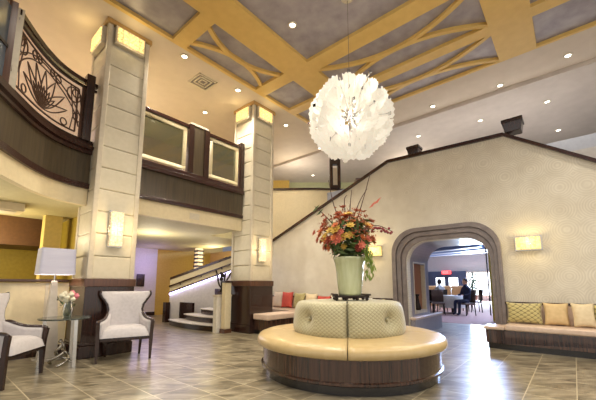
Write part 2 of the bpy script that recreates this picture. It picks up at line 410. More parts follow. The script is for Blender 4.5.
def pillow(w,h,d,m,loc,rz,lean,label,group):
    """scatter cushion: local x = width, y = thickness, z = height, standing on its lower edge"""
    mb=MB(); n=14
    def surf(sgn):
        def fn(u,v):
            a=u*2-1; b=v*2-1
            k=(1-abs(a)**2.6)*(1-abs(b)**2.6)
            pin=1-.10*(1-abs(a)**2)*abs(b)**2; pin2=1-.10*(1-abs(b)**2)*abs(a)**2
            return (a*w/2*pin2, sgn*d/2*(max(k,0)**.5), h/2+b*h/2*pin)
        return fn
    mb.grid(surf(1),n,n); mb.grid(surf(-1),n,n,True)
    o=mb.build('scatter_cushion',m,smooth=True,origin=(0,0,0))
    o.location=loc; o.rotation_euler=Matrix.Rotation(rz,3,'Z').to_euler()
    o.rotation_euler=(Matrix.Rotation(rz,3,'Z')@Matrix.Rotation(lean,3,'X')).to_euler()
    return tag(o,label,'cushion',group)
G1='cushions on the bench right of the arch'; G2='cushions on the bench behind the ottoman'
rz_=-pi/2
LZ=-.16
def pr(y,w,h,m,lab,g,z=.47,x=7.58,dz=0): return pillow(w,h,.15,m,(x-.04,y,z+.004),rz_+dz,LZ,lab,g)
pr(.77,.58,.40,PILGREEN,'sage diamond-patterned cushion nearest the arch on the right bench',G1)
pr(.29,.37,.41,PIL_B,'beige cushion second from the arch on the right bench',G1,dz=.04)
pr(-.09,.32,.42,PIL_C,'cream cushion leaning third from the arch on the right bench',G1,x=7.52,dz=.25)
pr(-.44,.5,.40,PILGREEN,'sage diamond-patterned cushion cut by the right edge of the photo',G1)
pr(7.26,.42,.50,PIL_P,'oatmeal cushion at the left end of the bench behind the ottoman',G2,z=.495)
pr(6.84,.46,.50,PIL_R,'coral red cushion standing beside the oatmeal cushion',G2,z=.495,x=7.54)
pr(6.38,.46,.48,PILGREEN,'sage patterned cushion right of the coral red cushion',G2,z=.495)
pr(5.93,.44,.46,PIL_C,'cream cushion between the sage and the small red cushion',G2,z=.495)
pr(5.48,.46,.40,PIL_R,'small red cushion peeking over the ottoman left of the vase',G2,z=.495)
pr(5.0,.46,.40,PIL_W,'white cushion peeking over the ottoman just behind the vase',G2,z=.495)
pr(4.2,.5,.38,PIL_W,'white cushion right of the vase behind the ottoman back',G2,z=.495)
pr(3.78,.34,.36,PILGREEN,'green cushion on the bench closest to the left side of the arch',G2,z=.495)

# ------------------------------------------------------------------ columns
def column(x0,label,yf=6.25,w=.76,dp=.8):
    x1=x0+w; y1=yf+dp
    t=thing('column',(x0+w/2,yf+dp/2,0),label,'column')
    # padded blocks
    zs=[1.3+.4*i for i in range(12)]
    sh=MB()
    for i in range(11): sh.box(x0+.01,x1-.01,yf+.01,y1-.01,zs[i]+.002,zs[i+1]-.002)
    sh.build('padded_blocks',LEATHERP,t,bevel=.026,bseg=3)
    MB().box(x0+.04,x1-.04,yf+.04,y1-.04,1.2,6.19).build('core',LEATHERP,t)
    st=MB()
    for (a,b) in ((x0,yf),(x1-.07,yf),(x0,y1-.07),(x1-.07,y1-.07)): st.box(a-.008,a+.078,b-.008,b+.078,1.3,6.12)
    st.build('corner_trim',PIPING,t,bevel=.01)
    wn=MB(); e=.02
    wn.box(x0-e,x1+e,yf-e,y1+e,0,1.18); wn.build('wainscot',DARK,t,bevel=.008)
    pn=MB(); e=.075
    for a,b in ((.34,.40),(.05,.33)): pass
    pn.box(x0-.05,x1+.04,yf-.05,y1+.05,0,.20); pn.box(x0-.035,x1+.03,yf-.035,y1+.035,.20,.25)
    pn.build('base_moulding',DARK,t,bevel=.012)
    MB().box(x0-.04,x1+.035,yf-.04,y1+.04,1.17,1.31).build('wainscot_cap',BROWN,t,bevel=.012)
    MB().box(x0-.04,x1+.04,yf-.04,y1+.04,6.1,6.2).build('top_moulding',mat_tm,t,bevel=.01)
    for nm,(a,b,c,d) in {'f':(x0+.11,x1-.11,yf-.07,yf+.02),'s':(x0-.07,x0+.02,yf+.12,y1-.12)}.items():
        MB().box(a,b,c,d,5.74,6.09).build('light_box_frame',PIPING,t)
        lb=MB()
        for i in range(5):
            for j in range(3):
                if nm=='f':
                    q=(b-a-.04)/5; lb.box(a+.02+i*q+.008,a+.02+(i+1)*q-.008,c-.02,c+.01,5.78+j*.095+.006,5.78+(j+1)*.095-.006)
                else:
                    q=(d-c-.04)/5; lb.box(a-.02,a+.01,c+.02+i*q+.008,c+.02+(i+1)*q-.008,5.78+j*.095+.006,5.78+(j+1)*.095-.006)
        lb.build('crystal_light',CRYS,t)
    return t
mat_tm=mat('bronze_gold_moulding',srgb(176,140,84),rough=.35)
C1X,C2X=1.86,5.50
mat_x=None
column(C1X,'tall padded column on the left beside the wing chairs')
column(C2X,'tall padded column behind the ottoman beside the curved stairs')

def sconce(c,sz,axis,label,cols=2,rows=7,m=SCON):
    t=thing('wall_sconce',c,label,'wall lamp','glowing wall sconces')
    x,y,z=c; w,d,h=sz
    if axis=='y':
        MB().box(x-w/2-.02,x+w/2+.02,y-.015,y,z-h/2-.02,z+h/2+.02).build('back_plate',METAL,t)
        g=MB()
        for i in range(cols):
            for j in range(rows):
                qw,qh=w/cols,h/rows; g.box(x-w/2+i*qw+.005,x-w/2+(i+1)*qw-.005,y-d,y-.015,z-h/2+j*qh+.004,z-h/2+(j+1)*qh-.004)
    else:
        MB().box(x-.015,x,y-w/2-.02,y+w/2+.02,z-h/2-.02,z+h/2+.02).build('back_plate',METAL,t)
        g=MB()
        for i in range(cols):
            for j in range(rows):
                qw,qh=w/cols,h/rows; g.box(x-d,x-.015,y-w/2+i*qw+.005,y-w/2+(i+1)*qw-.005,z-h/2+j*qh+.004,z-h/2+(j+1)*qh-.004)
    g.build('glass_shade',m,t)
    return t
sconce((2.24,6.24,2.2),(.2,.10,.62),'y','tall glowing sconce on the front of the left column')
sconce((5.84,6.24,2.12),(.18,.10,.6),'y','tall glowing sconce on the front of the column by the stairs')
sconce((7.795,.62,2.02),(.40,.12,.24),'x','wide glowing glass sconce on the wall right of the arch',5,2,CRYS)
sconce((7.795,3.95,2.08),(.40,.12,.24),'x','wide glowing glass sconce half hidden by the flowers, left of the arch',5,2,CRYS)

# ------------------------------------------------------------------ mezzanine : slabs, straight balcony between the columns
BY=6.65
sl=MB(); sl.box(1.9,5.55,BY+.1,15,2.66,3.62); sl.box(5.55,7.6,8.2,15,2.66,3.62); 
curve=[(1.86,6.62),(1.55,6.56),(1.25,6.40),(1.0,6.16),(.82,5.93),(.65,5.68),(.5,5.45),(.34,5.2),(.16,4.93),(-.1,4.58),(-.4,4.2)]
MEZ=mat('olive_cream_ceiling_paint',srgb(200,190,146),srgb(192,180,136),rough=.7)
sl.prism([(1.9,15),(-4,15),(-4,4.3)]+[(a-.08,b+.1) for a,b in curve[::-1]]+[(1.9,6.72)],2.66,3.62,'z')
struct(sl.build('ceiling_mezzanine',MEZ,origin=(0,0,0)))
hd_=MB(); hd_.box(1.9,5.495,BY,BY+.1,2.63,2.98)
struct(hd_.build('trim_2',CREAM,origin=(0,0,0)))
t=thing('balcony_balustrade',((C1X+.76+C2X)/2,BY,2.97),'straight dark wood balcony front with framed glass panels between the two columns','balcony')
MB().box(2.63,5.495,BY-.02,BY+.1,3.02,3.64).build('fascia_panel',FASC,t)
m=MB(); m.box(2.63,5.495,BY-.06,BY+.1,2.96,3.05); m.build('lower_moulding',DARKH,t,bevel=.012)
m=MB(); m.box(2.63,5.495,BY-.1,BY+.12,3.60,3.70); m.box(2.63,5.495,BY-.06,BY+.1,3.70,3.80); m.build('upper_moulding',DARKH,t,bevel=.015)
MB().box(2.63,3.84,BY-.03,BY+.06,4.9,4.98).build('hand_rail',DARKH,t,bevel=.01)
MB().box(4.38,5.34,BY-.03,BY+.06,4.9,4.98).build('hand_rail',DARKH,t,bevel=.01)
for a,b in ((3.82,3.95),(4.24,4.38),(5.37,5.495)): MB().box(a,b,BY-.06,BY+.08,3.8,5.0 if a<5 else 5.06).build('post',DARK,t,bevel=.01)
MB().box(3.95,4.24,BY-.03,BY+.06,3.8,5.0).build('centre_panel',FASC,t)
MB().box(3.86,4.34,BY-.05,BY+.14,5.0,5.05).build('post_cap',PIPING,t)
for a,b in ((2.66,3.78),(4.42,5.32)):
    fr=MB(); z_0,z_1=3.84,4.88; w=.09
    fr.box(a,b,BY-.01,BY+.05,z_0,z_0+w); fr.box(a,b,BY-.01,BY+.05,z_1-w,z_1); fr.box(a,a+w,BY-.01,BY+.05,z_0+w,z_1-w); fr.box(b-w,b,BY-.01,BY+.05,z_0+w,z_1-w)
    fo=fr.build('glass_frame',FRAMEM,t,bevel=.006)
    MB().box(a+w,b-w,BY+.012,BY+.024,z_0+w,z_1-w).build('glass_pane',GLASSG,fo)
t=thing('air_vent',(4.08,BY-.005,2.7),'small white air vent in the cream band under the straight balcony','vent')
MB().box(3.95,4.2,BY-.015,BY,2.72,2.86).build('grille',PIPING,t)

# curved balcony on the left with ornate ironwork
def offs(pts,d):
    out=[]
    for i,p in enumerate(pts):
        a=pts[max(i-1,0)]; b=pts[min(i+1,len(pts)-1)]; dx,dy=b[0]-a[0],b[1]-a[1]; l=sqrt(dx*dx+dy*dy)
        out.append((p[0]-dy/l*d,p[1]+dx/l*d))
    return out
def smoothpath(pts,n=4):
    out=[]
    for i in range(len(pts)-1):
        p0=pts[max(i-1,0)];p1=pts[i];p2=pts[i+1];p3=pts[min(i+2,len(pts)-1)]
        for k in range(n):
            t=k/n
            out.append(tuple(.5*((2*p1[j])+(-p0[j]+p2[j])*t+(2*p0[j]-5*p1[j]+4*p2[j]-p3[j])*t*t+(-p0[j]+3*p1[j]-3*p2[j]+p3[j])*t**3) for j in range(len(p1))))
    out.append(tuple(pts[-1])); return out
cv=smoothpath(curve,4)
def ring(d0,d1,z0,z1,pts=None):
    p=pts or cv; return MB().strip(offs(p,d0),offs(p,d1),z0,z1,'z')
t=thing('curved_balcony',(1.0,6.0,2.95),'curved dark wood balcony at the upper left with an ornate scroll railing','balcony')
ring(-.1,.0,3.0,3.62).build('fascia_panel',FASC,t)
ring(-.1,.045,2.93,3.03).build('lower_moulding',DARKH,t)
m=ring(-.1,.05,3.58,3.66); m.strip(offs(cv,-.1),offs(cv,.09),3.66,3.72,'z'); m.strip(offs(cv,-.08),offs(cv,.05),3.72,3.80,'z'); m.build('upper_moulding',DARKH,t)
rc=[p for p in cv if p[1]>5.5]
ring(-.035,.035,4.90,4.98,rc).build('hand_rail',DARKH,t)
ring(-.02,.02,4.82,4.86,rc).build('inner_rail',BLACKM,t)
ring(-.02,.02,3.80,3.84,rc).build('bottom_rail',BLACKM,t)
MB().box(1.66,1.80,6.50,6.66,3.8,5.08).build('end_post',DARK,t,bevel=.01)
# scroll ironwork along the arc : parametric s,z -> world
import bisect
cum=[0]
for a,b in zip(rc[:-1],rc[1:]): cum.append(cum[-1]+sqrt((a[0]-b[0])**2+(a[1]-b[1])**2))
Ltot=cum[-1]
def onarc(s,z,d=0):
    s=max(0,min(Ltot-1e-4,s)); i=min(bisect.bisect_right(cum,s)-1,len(rc)-2); q=(s-cum[i])/(cum[i+1]-cum[i])
    a,b=rc[i],rc[i+1]; return (a[0]+(b[0]-a[0])*q,a[1]+(b[1]-a[1])*q,z)
iw=MB(); s0,s1=.22,Ltot-.02; cxm=(s0+s1)/2
def line(pts,r=.011): iw.tube([onarc(*p) for p in pts],r*1.35,5)
line([(s0,3.84),(s0,4.82)],.02); line([(s0+.09,3.92),(s0+.09,4.74)]); 
line([(s0+.09+i*(s1-s0-.18)/20,4.74) for i in range(21)]); line([(s0+.09+i*(s1-s0-.18)/20,3.92) for i in range(21)])
line([(s1-.09,3.92),(s1-.09,4.74)]); line([(s1,3.84),(s1,4.82)],.02)
def petal_line(bx,bz,ang,ln,wd,r=.008):
    P=[]
    for i in range(19):
        q=i/18; t=q*2 if q<=.5 else 2-q*2; sd=1 if q<=.5 else -1
        l_=ln*t; w_=sd*wd*sin(pi*min(1,t**.8))
        P.append((bx+l_*sin(ang)*1.15+w_*cos(ang), max(3.93,min(4.73,bz+l_*cos(ang)-w_*sin(ang)))))
    line(P,r)
for a_,l_,w_ in ((0,.62,.075),(-.35,.62,.075),(.35,.62,.075),(-.72,.60,.07),(.72,.60,.07),(-1.08,.52,.06),(1.08,.52,.06)): petal_line(cxm,3.98,a_,l_,w_)
for a_ in (0,-.35,.35,-.72,.72): petal_line(cxm,3.98,a_,.36,.035,.007)
for rr in (.68,.75):
    line([(cxm+rr*1.1*sin(t),3.95+rr*cos(t)) for t in [-1.45+2.9*i/24 for i in range(25)]],.008)
for sg in (-1,1):
    for (cs,cz,rr) in ((.62,4.58,.13),(.66,4.62,.07),(.30,4.66,.06),(.48,4.0,.06),(.72,4.2,.08),(.16,4.68,.05)):
        line([(cxm+sg*(cs+rr*cos(i*.45)),cz+rr*sin(i*.45)) for i in range(15)],.008)
    for q in (.60,.68,.76): line([(cxm+sg*q,3.92),(cxm+sg*(q+.04),4.2),(cxm+sg*(q-.05),4.74)],.007)
iw.build('scroll_ironwork',mat('brown_iron',srgb(86,58,40),rough=.4,metal=.3),t)
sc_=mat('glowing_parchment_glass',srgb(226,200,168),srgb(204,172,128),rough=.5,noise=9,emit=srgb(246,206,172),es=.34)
ring(-.045,-.03,3.84,4.84,[p for p in rc if p[0]<1.72]).build('translucent_panel',sc_,t)
# header below the curved balcony
struct(ring(-.1,.0,2.63,2.93).build('trim_3',CREAM,origin=(0,0,0)))
# dark bulkhead, post and pane at upper left
t=thing('wood_bulkhead',(.0,5.0,5.06),'dark wood bulkhead across the top left corner above the curved balcony','bulkhead')
MB().box(-1.2,.40,2.9,6.3,5.12,6.18).build('body',DARK,t); MB().box(.28,.46,2.9,6.3,5.05,5.13).build('edge_moulding',BROWN,t,bevel=.01); MB().box(.05,.2,2.9,6.3,5.08,5.13).build('inner_moulding',DARKH,t,bevel=.01)
t=thing('glazed_screen',(.3,5.72,3.8),'pale framed glass screen at the left end of the curved balcony','screen')
MB().box(.52,.60,5.50,5.60,3.81,5.0).build('pale_post',PIPING,t,bevel=.008); MB().box(.43,.52,5.42,5.50,3.81,5.0).build('wood_post',BROWN,t)
MB().prism([(.44,5.43),(.08,4.9),(.09,4.89),(.45,5.42)],3.81,4.9,'z').build('glass_pane',mat('dull_blue_glass',srgb(120,134,150),rough=.1,trans=.3),t)
MB().prism([(.44,5.45),(.08,4.92),(.11,4.88),(.47,5.41)],4.3,4.34,'z').build('glazing_bar',BLACKM,t)

# ------------------------------------------------------------------ rooms beyond
# half wall behind the armchairs
struct(MB().box(-4,1.83,7.05,7.2,0,1.24).build('wall_left',CREAM,origin=(0,0,0)))
t=tag(MB().box(-4,1.8,6.99,7.24,1.25,1.30).build('half_wall_cap',BROWN,bevel=.01),'dark wood cap along the half wall behind the lamp and armchairs','rail')
struct(MB().box(-4,1.8,7.02,7.05,0,.16).build('baseboard_left',DARK,origin=(0,0,0)))
m=MB()
for x in (-1.2,-.3,.6,1.5): m.box(x-.02,x+.02,7.035,7.055,.16,1.24)
struct(m.build('trim_4',PIPING,origin=(0,0,0)))
struct(MB().box(-4,2.2,10.2,10.3,0,2.7).build('wall_back_left',OLIVE,origin=(0,0,0)))
struct(MB().box(-1.5,1.85,9.0,10.2,2.05,2.68).build('wall_shading_block',mat('brown_shading',srgb(96,64,34),srgb(84,54,28),rough=.5),origin=(0,0,0)))  # brown block stands in for shading and reflection on the olive wall
struct(MB().box(2.1,2.2,7.1,10.2,0,2.7).build('wall_inner',OLIVE,origin=(0,0,0)))
tag(MB().box(1.62,1.92,8.3,8.55,0,2.66).build('pilaster',mat('straw_paint',srgb(220,196,120),rough=.6)),'straw coloured pilaster in the room behind the floor lamp','pilaster')
t=thing('ceiling_light_panel',(.5,7.8,2.6),'long cream light trough under the mezzanine at the far left','light')
MB().box(-.6,1.15,7.5,7.95,2.52,2.66).build('trough',CREAM,t,bevel=.01); MB().box(-.5,1.05,7.56,7.89,2.505,2.52).build('diffuser',PIPING,t)
tag(MB().lathe([(0,2.5),(.1,2.5),(.13,2.58),(.13,2.66)],(.35,8.3),16).build('ceiling_spotlight',BLACKM,smooth=True),'dark round spotlight under the mezzanine at the far left','spotlight')
# hall beyond the straight balcony
struct(MB().box(2.2,6.35,13,13.1,0,2.7).build('wall_hall',mat('pale_hall_paint',srgb(214,206,206),rough=.6),origin=(0,0,0)))
struct(MB().box(6.35,9.6,13,13.1,0,6.2).build('wall_hall_right',OCHRE,origin=(0,0,0)))
struct(MB().box(2.2,6.35,12.97,13,0,.14).build('baseboard_hall',DARK,origin=(0,0,0)))
struct(MB().box(8.9,9.0,8.3,13,0,2.7).build('wall_stair_side',mat('warm_tan_paint',srgb(206,168,110),rough=.6),origin=(0,0,0)))
tag(MB().box(5.55,5.85,12.93,12.97,1.15,1.62).build('wall_picture',DARK),'small dark picture on the violet-lit hall wall','picture')
tag(MB().box(4.72,4.92,12.9,12.97,0,2.1).build('door_casing',BROWN),'brown door casing at the left end of the violet-lit hall','door frame')
t=thing('framed_picture',(8.88,11.6,1.8),'gold framed picture on the tan wall above the curved stairs','picture')
MB().box(8.86,8.9,11.35,11.85,1.9,2.5).build('frame',GOLD,t); MB().box(8.85,8.86,11.41,11.79,1.96,2.44).build('canvas',mat('dark_canvas',srgb(70,52,34),srgb(150,120,60),noise=6),t)
t=thing('hanging_lantern',(7.2,11.3,1.7),'tall black and white hanging lantern above the curved stairs','lamp')
for i in range(6):
    MB().box(7.06,7.34,11.16,11.44,1.75+.15*i,1.82+.15*i).build('black_band',BLACKM,t)
    MB().box(7.09,7.31,11.19,11.41,1.82+.15*i,1.90+.15*i).build('glass_band',SCON,t)
MB().tube([(7.2,11.3,2.6),(7.2,11.3,2.66)],.02,6).build('hanging_rod',BLACKM,t)

# curved stair seen left of the column
P0=Vector((5.48,10.24)); P1=Vector((7.82,7.80))
def dg(s): return P0+(P1-P0)*s
def dz(s): return 1.40+(2.66-1.40)*s
t=thing('stair_balustrade',(5.48,10.24,0),'cream balustrade with dark hand rails and a violet light strip rising over the stairs','balustrade')
dr=(P1-P0).normalized(); nr=Vector((dr.y,-dr.x))*-1
def plate(s0,s1,z0f,z1f,th,off=0,mt=CREAM,name='panel'):
    a=dg(s0)+nr*off; b=dg(s1)+nr*off; c=nr*th
    vs=[(a.x,a.y,z0f(s0)),(b.x,b.y,z0f(s1)),(b.x,b.y,z1f(s1)),(a.x,a.y,z1f(s0)),
        (a.x+c.x,a.y+c.y,z0f(s0)),(b.x+c.x,b.y+c.y,z0f(s1)),(b.x+c.x,b.y+c.y,z1f(s1)),(a.x+c.x,a.y+c.y,z1f(s0))]
    return MB().add(vs,[(0,1,2,3),(7,6,5,4),(0,4,5,1),(1,5,6,2),(2,6,7,3),(3,7,4,0)]).build(name,mt,t)
plate(0,1,lambda s:dz(s)-.42,lambda s:dz(s)-.02,.1,0,CREAM,'upper_panel')
plate(0,1,lambda s:dz(s)-.03,lambda s:dz(s)+.05,.16,-.03,DARKH,'hand_rail')
plate(0,1,lambda s:dz(s)-.27,lambda s:dz(s)-.22,.05,-.09,DARKH,'lower_rail')
plate(0,1,lambda s:dz(s)-.47,lambda s:dz(s)-.42,.16,-.05,DARKH,'dark_ledge')
plate(0,.86,lambda s:dz(s)-.53,lambda s:dz(s)-.47,.06,-.02,LEDM,'light_strip')
plate(0,1,lambda s:0,lambda s:dz(s)-.53,.1,.03,mat('white_plaster',srgb(220,214,212),rough=.5),'white_panel')
for s in (.1,.3,.5,.7): 
    p=dg(s)-nr*.05; MB().tube([(p.x,p.y,dz(s)-.24),(p.x+nr.x*.05,p.y+nr.y*.05,dz(s)-.3)],.02,6).build('bracket',BLACKM,t)
MB().cbox((5.40,10.24,.32),(.14,.2,.64)).build('end_post',DARK,t)
st=thing('curved_staircase',(5.6,8.5,0),'curved staircase with pale bullnose treads and dark risers left of the column','stairs')
def steppoly(x,yl,yr,bow,back):
    pts=[]
    for i in range(13):
        q=i/12; y=yr+(yl-yr)*q; pts.append((x-bow*4*q*(1-q),y))
    return pts+[(back,yl),(back,yr)]
for i in range(4):
    x=5.10+.30*i; sfr=min(.98,(x+.12-5.48)/(7.82-5.48)) if x>5.4 else 0
    yl=(9.5,9.15,8.75,8.5)[i]; yr=7.14
    if yl-yr<.3: break
    bk=min(yl,8)
    bx=min(x+.75,7.6)
    z=.17*(i+1)
    xb=x+.36 if i<3 else 6.3
    yl2=yl
    MB().prism(steppoly(x+.03,yl2,yr,.16,xb),z-.17 if i==0 else z-.175,z-.03,'z').build('riser',DARK,st)
    MB().prism(steppoly(x-.02,yl2,yr,.16,xb),z-.03,z,'z').build('tread',mat('x',srgb(212,204,196),rough=.35) if i==0 else treadm,st,bevel=.01)
    if i==0:
        treadm=bpy.data.materials['x']; treadm.name='pale_stone_tread'
MB().box(5.70,5.78,9.2,9.96,0,.64).build('dark_panel',DARK,st); MB().box(6.31,6.40,7.14,8.9,0,1.08).build('dark_panel',DARK,st)
# newel pillar right of the stairs
t=thing('stair_pillar',(5.2,6.84,0),'cream half-height pillar with dark base between the stairs and the column','pillar')
MB().box(5.12,5.30,6.76,6.92,.1,1.26).build('shaft',CREAM,t,bevel=.01); MB().box(5.10,5.32,6.74,6.94,0,.1).build('base',BROWN,t); MB().box(5.10,5.32,6.74,6.94,1.26,1.31).build('cap',DARK,t)
t=thing('stair_side_wall',(5.1,7.1,0),'short pale side wall of the stairs left of the cream pillar','wall')
MB().box(5.02,5.5,6.98,7.12,0,.9).build('wall_body',PIL_W,t); MB().box(5.0,5.5,6.96,7.14,.9,.95).build('wall_cap',PIPING,t)
t=thing('iron_ornament',(5.25,7.06,.95),'dark wrought iron ornament on the side wall of the stairs','ornament')
m=MB()
for k_ in range(4):
    m.tube([(5.25+(i/10)*.16*(k_-1.5),7.06,.95+.62*i/10+.05*sin(i*.9+k_)) for i in range(11)],.022,6)
for k_ in range(5): m.ball((5.2+.05*(k_%3),7.06,1.05+.1*k_),.05,8,6)
m.build('scrolls',BLACKM,t,smooth=True)

# landing half wall behind the stair wall, upper storey walls
q0=Vector((8.05,8.02)); q1=Vector((9.95,5.9))
ln=[(q0.x-.0,q0.y),(8.45,7.5),(8.9,6.92),(9.4,6.42),(9.95,5.95),(10.4,5.5)]
ls=smoothpath([(7.75,8.35)]+ln,3)
struct(MB().strip(ls,offs(ls,.15),0,4.6,'z').build('wall_landing',CREAM,origin=(0,0,0)))
tag(MB().strip(offs(ls,-.04),offs(ls,.19),4.6,4.67,'z').build('landing_rail',DARKH),'thin dark rail on the cream landing wall beyond the chandelier','rail')
struct(MB().box(10.6,10.75,-6,.15,3.0,4.6).build('wall_corridor',CREAM,origin=(0,0,0)))
tag(MB().box(10.56,10.79,-6,.17,4.6,4.67).build('corridor_rail',DARKH),'dark rail on the upper half wall at the far right','rail')
def camdir(off,dist):  # helper for laying out the far upper walls around the stair hall
    a=HD+radians(off); return (dist*cos(a)/cos(radians(off)),dist*sin(a)/cos(radians(off)))
fw=[camdir(14,15),camdir(0,15),camdir(-20,15),camdir(-46,16)]
struct(MB().strip(fw,offs(fw,.1),3.4,6.15,'z').build('wall_upper_far',mat('sage_hall_paint',srgb(178,180,140),srgb(170,172,132),rough=.6),origin=(0,0,0)))
a=camdir(5.5,14.6); b=camdir(1.8,14.6)
struct(MB().strip([camdir(4.6,14.7),camdir(1.6,14.7)],[camdir(4.6,14.8),camdir(1.6,14.8)],3.4,6.1,'z').build('wall_upper_yellow',OCHRE,origin=(0,0,0)))
struct(MB().box(9.6,10.6,5.9,12,3.4,3.6).build('floor_upper',CEIL2,origin=(0,0,0)))
struct(MB().box(-4,9.0,10.6,10.7,3.62,6.2).build('wall_upper_left',mat('pinkish_hall_paint',srgb(216,182,164),srgb(208,174,156),rough=.6),origin=(0,0,0)))
# lantern post on landing
px,py=9.30,6.42
t=thing('lantern_post',(9.5,6.28,4.67),'dark wood lantern post with a pale slot on the landing rail','post')
for dx,dy in ((-.13,-.09),(.13,-.09),(-.13,.09),(.13,.09)): pass
rzz=HD-pi/2
def rot(x,y,c=(9.50,6.30)): return (c[0]+x*cos(rzz)-y*sin(rzz), c[1]+x*sin(rzz)+y*cos(rzz))
for x in (-.14,.14):
    c=rot(x,0); MB().cbox((c[0],c[1],5.22),(.11,.2,1.1),rzz).build('upright',DARK,t)
for z,h in ((5.70,.28),(4.72,.1)): c=rot(0,0); MB().cbox((c[0],c[1],z),(.17,.18,h),rzz).build('cross_piece',DARK,t)
c=rot(0,0); MB().cbox((c[0],c[1],5.1),(.17,.06,.66),rzz).build('pale_slot',PIPING,t)
# flared planters on the stair wall
def planter(y,w,h,zb,label):
    t=thing('flared_planter',(7.95,y,zb),label,'planter','flared dark planters on the stair wall')
    MB().cbox((7.93,y,zb+h/2),(w*.8,w*.8,h),0,1.22).build('body',DARK,t,bevel=.01)
    MB().cbox((7.93,y,zb+h+.03),(w*1.06,w*1.06,.07),0).build('rim',DARK,t,bevel=.01)
planter(.70,.36,.21,4.41,'dark flared planter standing at the peak of the stair wall')
planter(2.82,.30,.16,4.475,'smaller dark flared planter on the level part of the stair wall')
# warm lamp past the stair slope
lx,ly=camdir(-11.2,12.6)
t=thing('wall_lantern',(lx,ly,3.6),'small orange glowing lamp with a dark top beyond the stair slope','lamp')
MB().cbox((lx,ly,4.35),(.22,.22,1.5),HD-pi/2).build('pedestal',OCHRE,t); MB().cbox((lx,ly,5.35),(.3,.3,.18),HD-pi/2,1.2).build('dark_cap',BROWN,t)
MB().cbox((lx,ly,5.18),(.18,.18,.16),HD-pi/2).build('glow',CRYS,t)

# ------------------------------------------------------------------ restaurant beyond the arch
struct(MB().box(9.3,9.4,3.25,9,0,4.2).box(9.3,9.4,-7,1.15,0,4.2).box(9.3,9.4,1.15,3.25,2.39,4.2).build('wall_restaurant_near',GREYW,origin=(0,0,0)))
struct(MB().box(28,28.2,-7,18,0,6).build('wall_restaurant_far',GREYW,origin=(0,0,0)))
struct(MB().box(9.3,28.2,-7,18,4.2,4.5).build('ceiling_restaurant',mat('restaurant_ceiling_paint',srgb(150,154,166),rough=.6),origin=(0,0,0)))
struct(MB().box(9.3,28.2,17.5,17.6,0,4.3).box(9.3,28.2,-6.9,-6.8,0,4.3).build('wall_restaurant_sides',GREYW,origin=(0,0,0)))
t=thing('ceiling_light_strip',(22,4.4,4.1),'bright white light strip glowing beyond the arch','light')
MB().box(21.96,22.2,3.85,5.1,4.08,4.2).build('strip_housing',GREYW,t); MB().box(21.9,22.0,3.87,5.08,4.04,4.14).build('strip_lamp',STRIPM,t)
for i in range(3):
    m=MB(); x0=20.5-2.6*i; m.prism([(x0,3.3-.2*i),(x0+.5,3.3-.2*i),(x0+2.6,11-i),(x0+2.1,11-i)],3.05-.12*i,3.5,'z')
    tag(m.build('ceiling_beam',SLATE),['slate-blue beam farthest from the arch','slate-blue beam in the middle','slate-blue beam nearest the arch'][i]+' of three under the restaurant ceiling','beam','slate-blue ceiling beams')
t=thing('double_door',(27.9,7.85,0),'navy framed double glass doors under the red exit sign','door')
for y0 in (6.85,7.85):
    m=MB(); m.box(27.86,27.96,y0,y0+.14,0,1.95); m.box(27.86,27.96,y0+.84,y0+.98,0,1.95); m.box(27.86,27.96,y0+.14,y0+.84,1.8,1.95); m.box(27.86,27.96,y0+.14,y0+.84,0,.3)
    lf=m.build('door_leaf',NAVY,t); MB().box(27.9,27.92,y0+.14,y0+.84,.3,1.8).build('glass_pane',WIN,lf)
MB().box(27.84,27.98,6.4,9.3,1.95,2.3).build('header',NAVY,t); MB().box(27.84,27.98,6.4,6.85,0,1.95).build('side_panel',NAVY,t); MB().box(27.84,27.98,8.83,9.3,0,1.95).build('side_panel',NAVY,t)
t=thing('exit_sign',(27.6,7.8,2.0),'small red lit exit sign above the double doors','sign')
MB().box(27.62,27.68,7.42,8.12,2.06,2.34).build('housing',EXITM,t); MB().box(27.64,27.83,7.77,7.83,2.3,2.36).build('bracket',BLACKM,t)
def letters(par,x,yc,zc,h,mt):
    m=MB(); w=h*.5; th=h*.16
    def seg(y,z,yy,zz): m.box(x-.012,x,min(y,yy),max(y,yy),min(z,zz),max(z,zz))
    y=yc+1.5*h
    # E
    seg(y,zc,y-th,zc+h); 
    for q in (0,.42,.84): seg(y,zc+q*h,y-w,zc+q*h+th)
    y-=w*1.5
    for sg in (0,1):
        a=(y,zc) if sg==0 else (y-w,zc); b=(y-w,zc+h) if sg==0 else (y,zc+h)
        m.prism([(a[0]-th/2,a[1]),(a[0]+th/2,a[1]),(b[0]+th/2,b[1]),(b[0]-th/2,b[1])],x-.012,x,'x')
    y-=w*1.5
    seg(y,zc,y-th,zc+h)
    y-=th*2.2
    seg(y,zc+h-th,y-w,zc+h); seg(y-w/2+th/2,zc,y-w/2-th/2,zc+h)
    return m.build('lettering',mt,par)
letters(t,27.62,7.77,2.11,.18,PIL_W)
t=thing('daylight_window',(27.9,5.6,.4),'large bright window on the far wall of the restaurant','window')
MB().box(27.94,27.98,4.7,6.35,.45,2.15).build('glass_pane',WIN,t)
m=MB()
for y in (4.66,5.5,6.33): m.box(27.9,27.97,y,y+.06,.4,2.2)
m.box(27.9,27.97,4.66,6.39,.38,.45); m.box(27.9,27.97,4.66,6.39,2.15,2.22); m.build('window_frame',PIPING,t)
t=thing('potted_plant',(26.0,5.55,0),'leafy potted plant silhouetted against the bright restaurant window','plant')
MB().lathe([(0,0),(.22,0),(.28,.5),(.24,.5),(.2,.45),(0,.45)],(26.0,5.55),16).build('pot',BROWN,t)
m=MB()
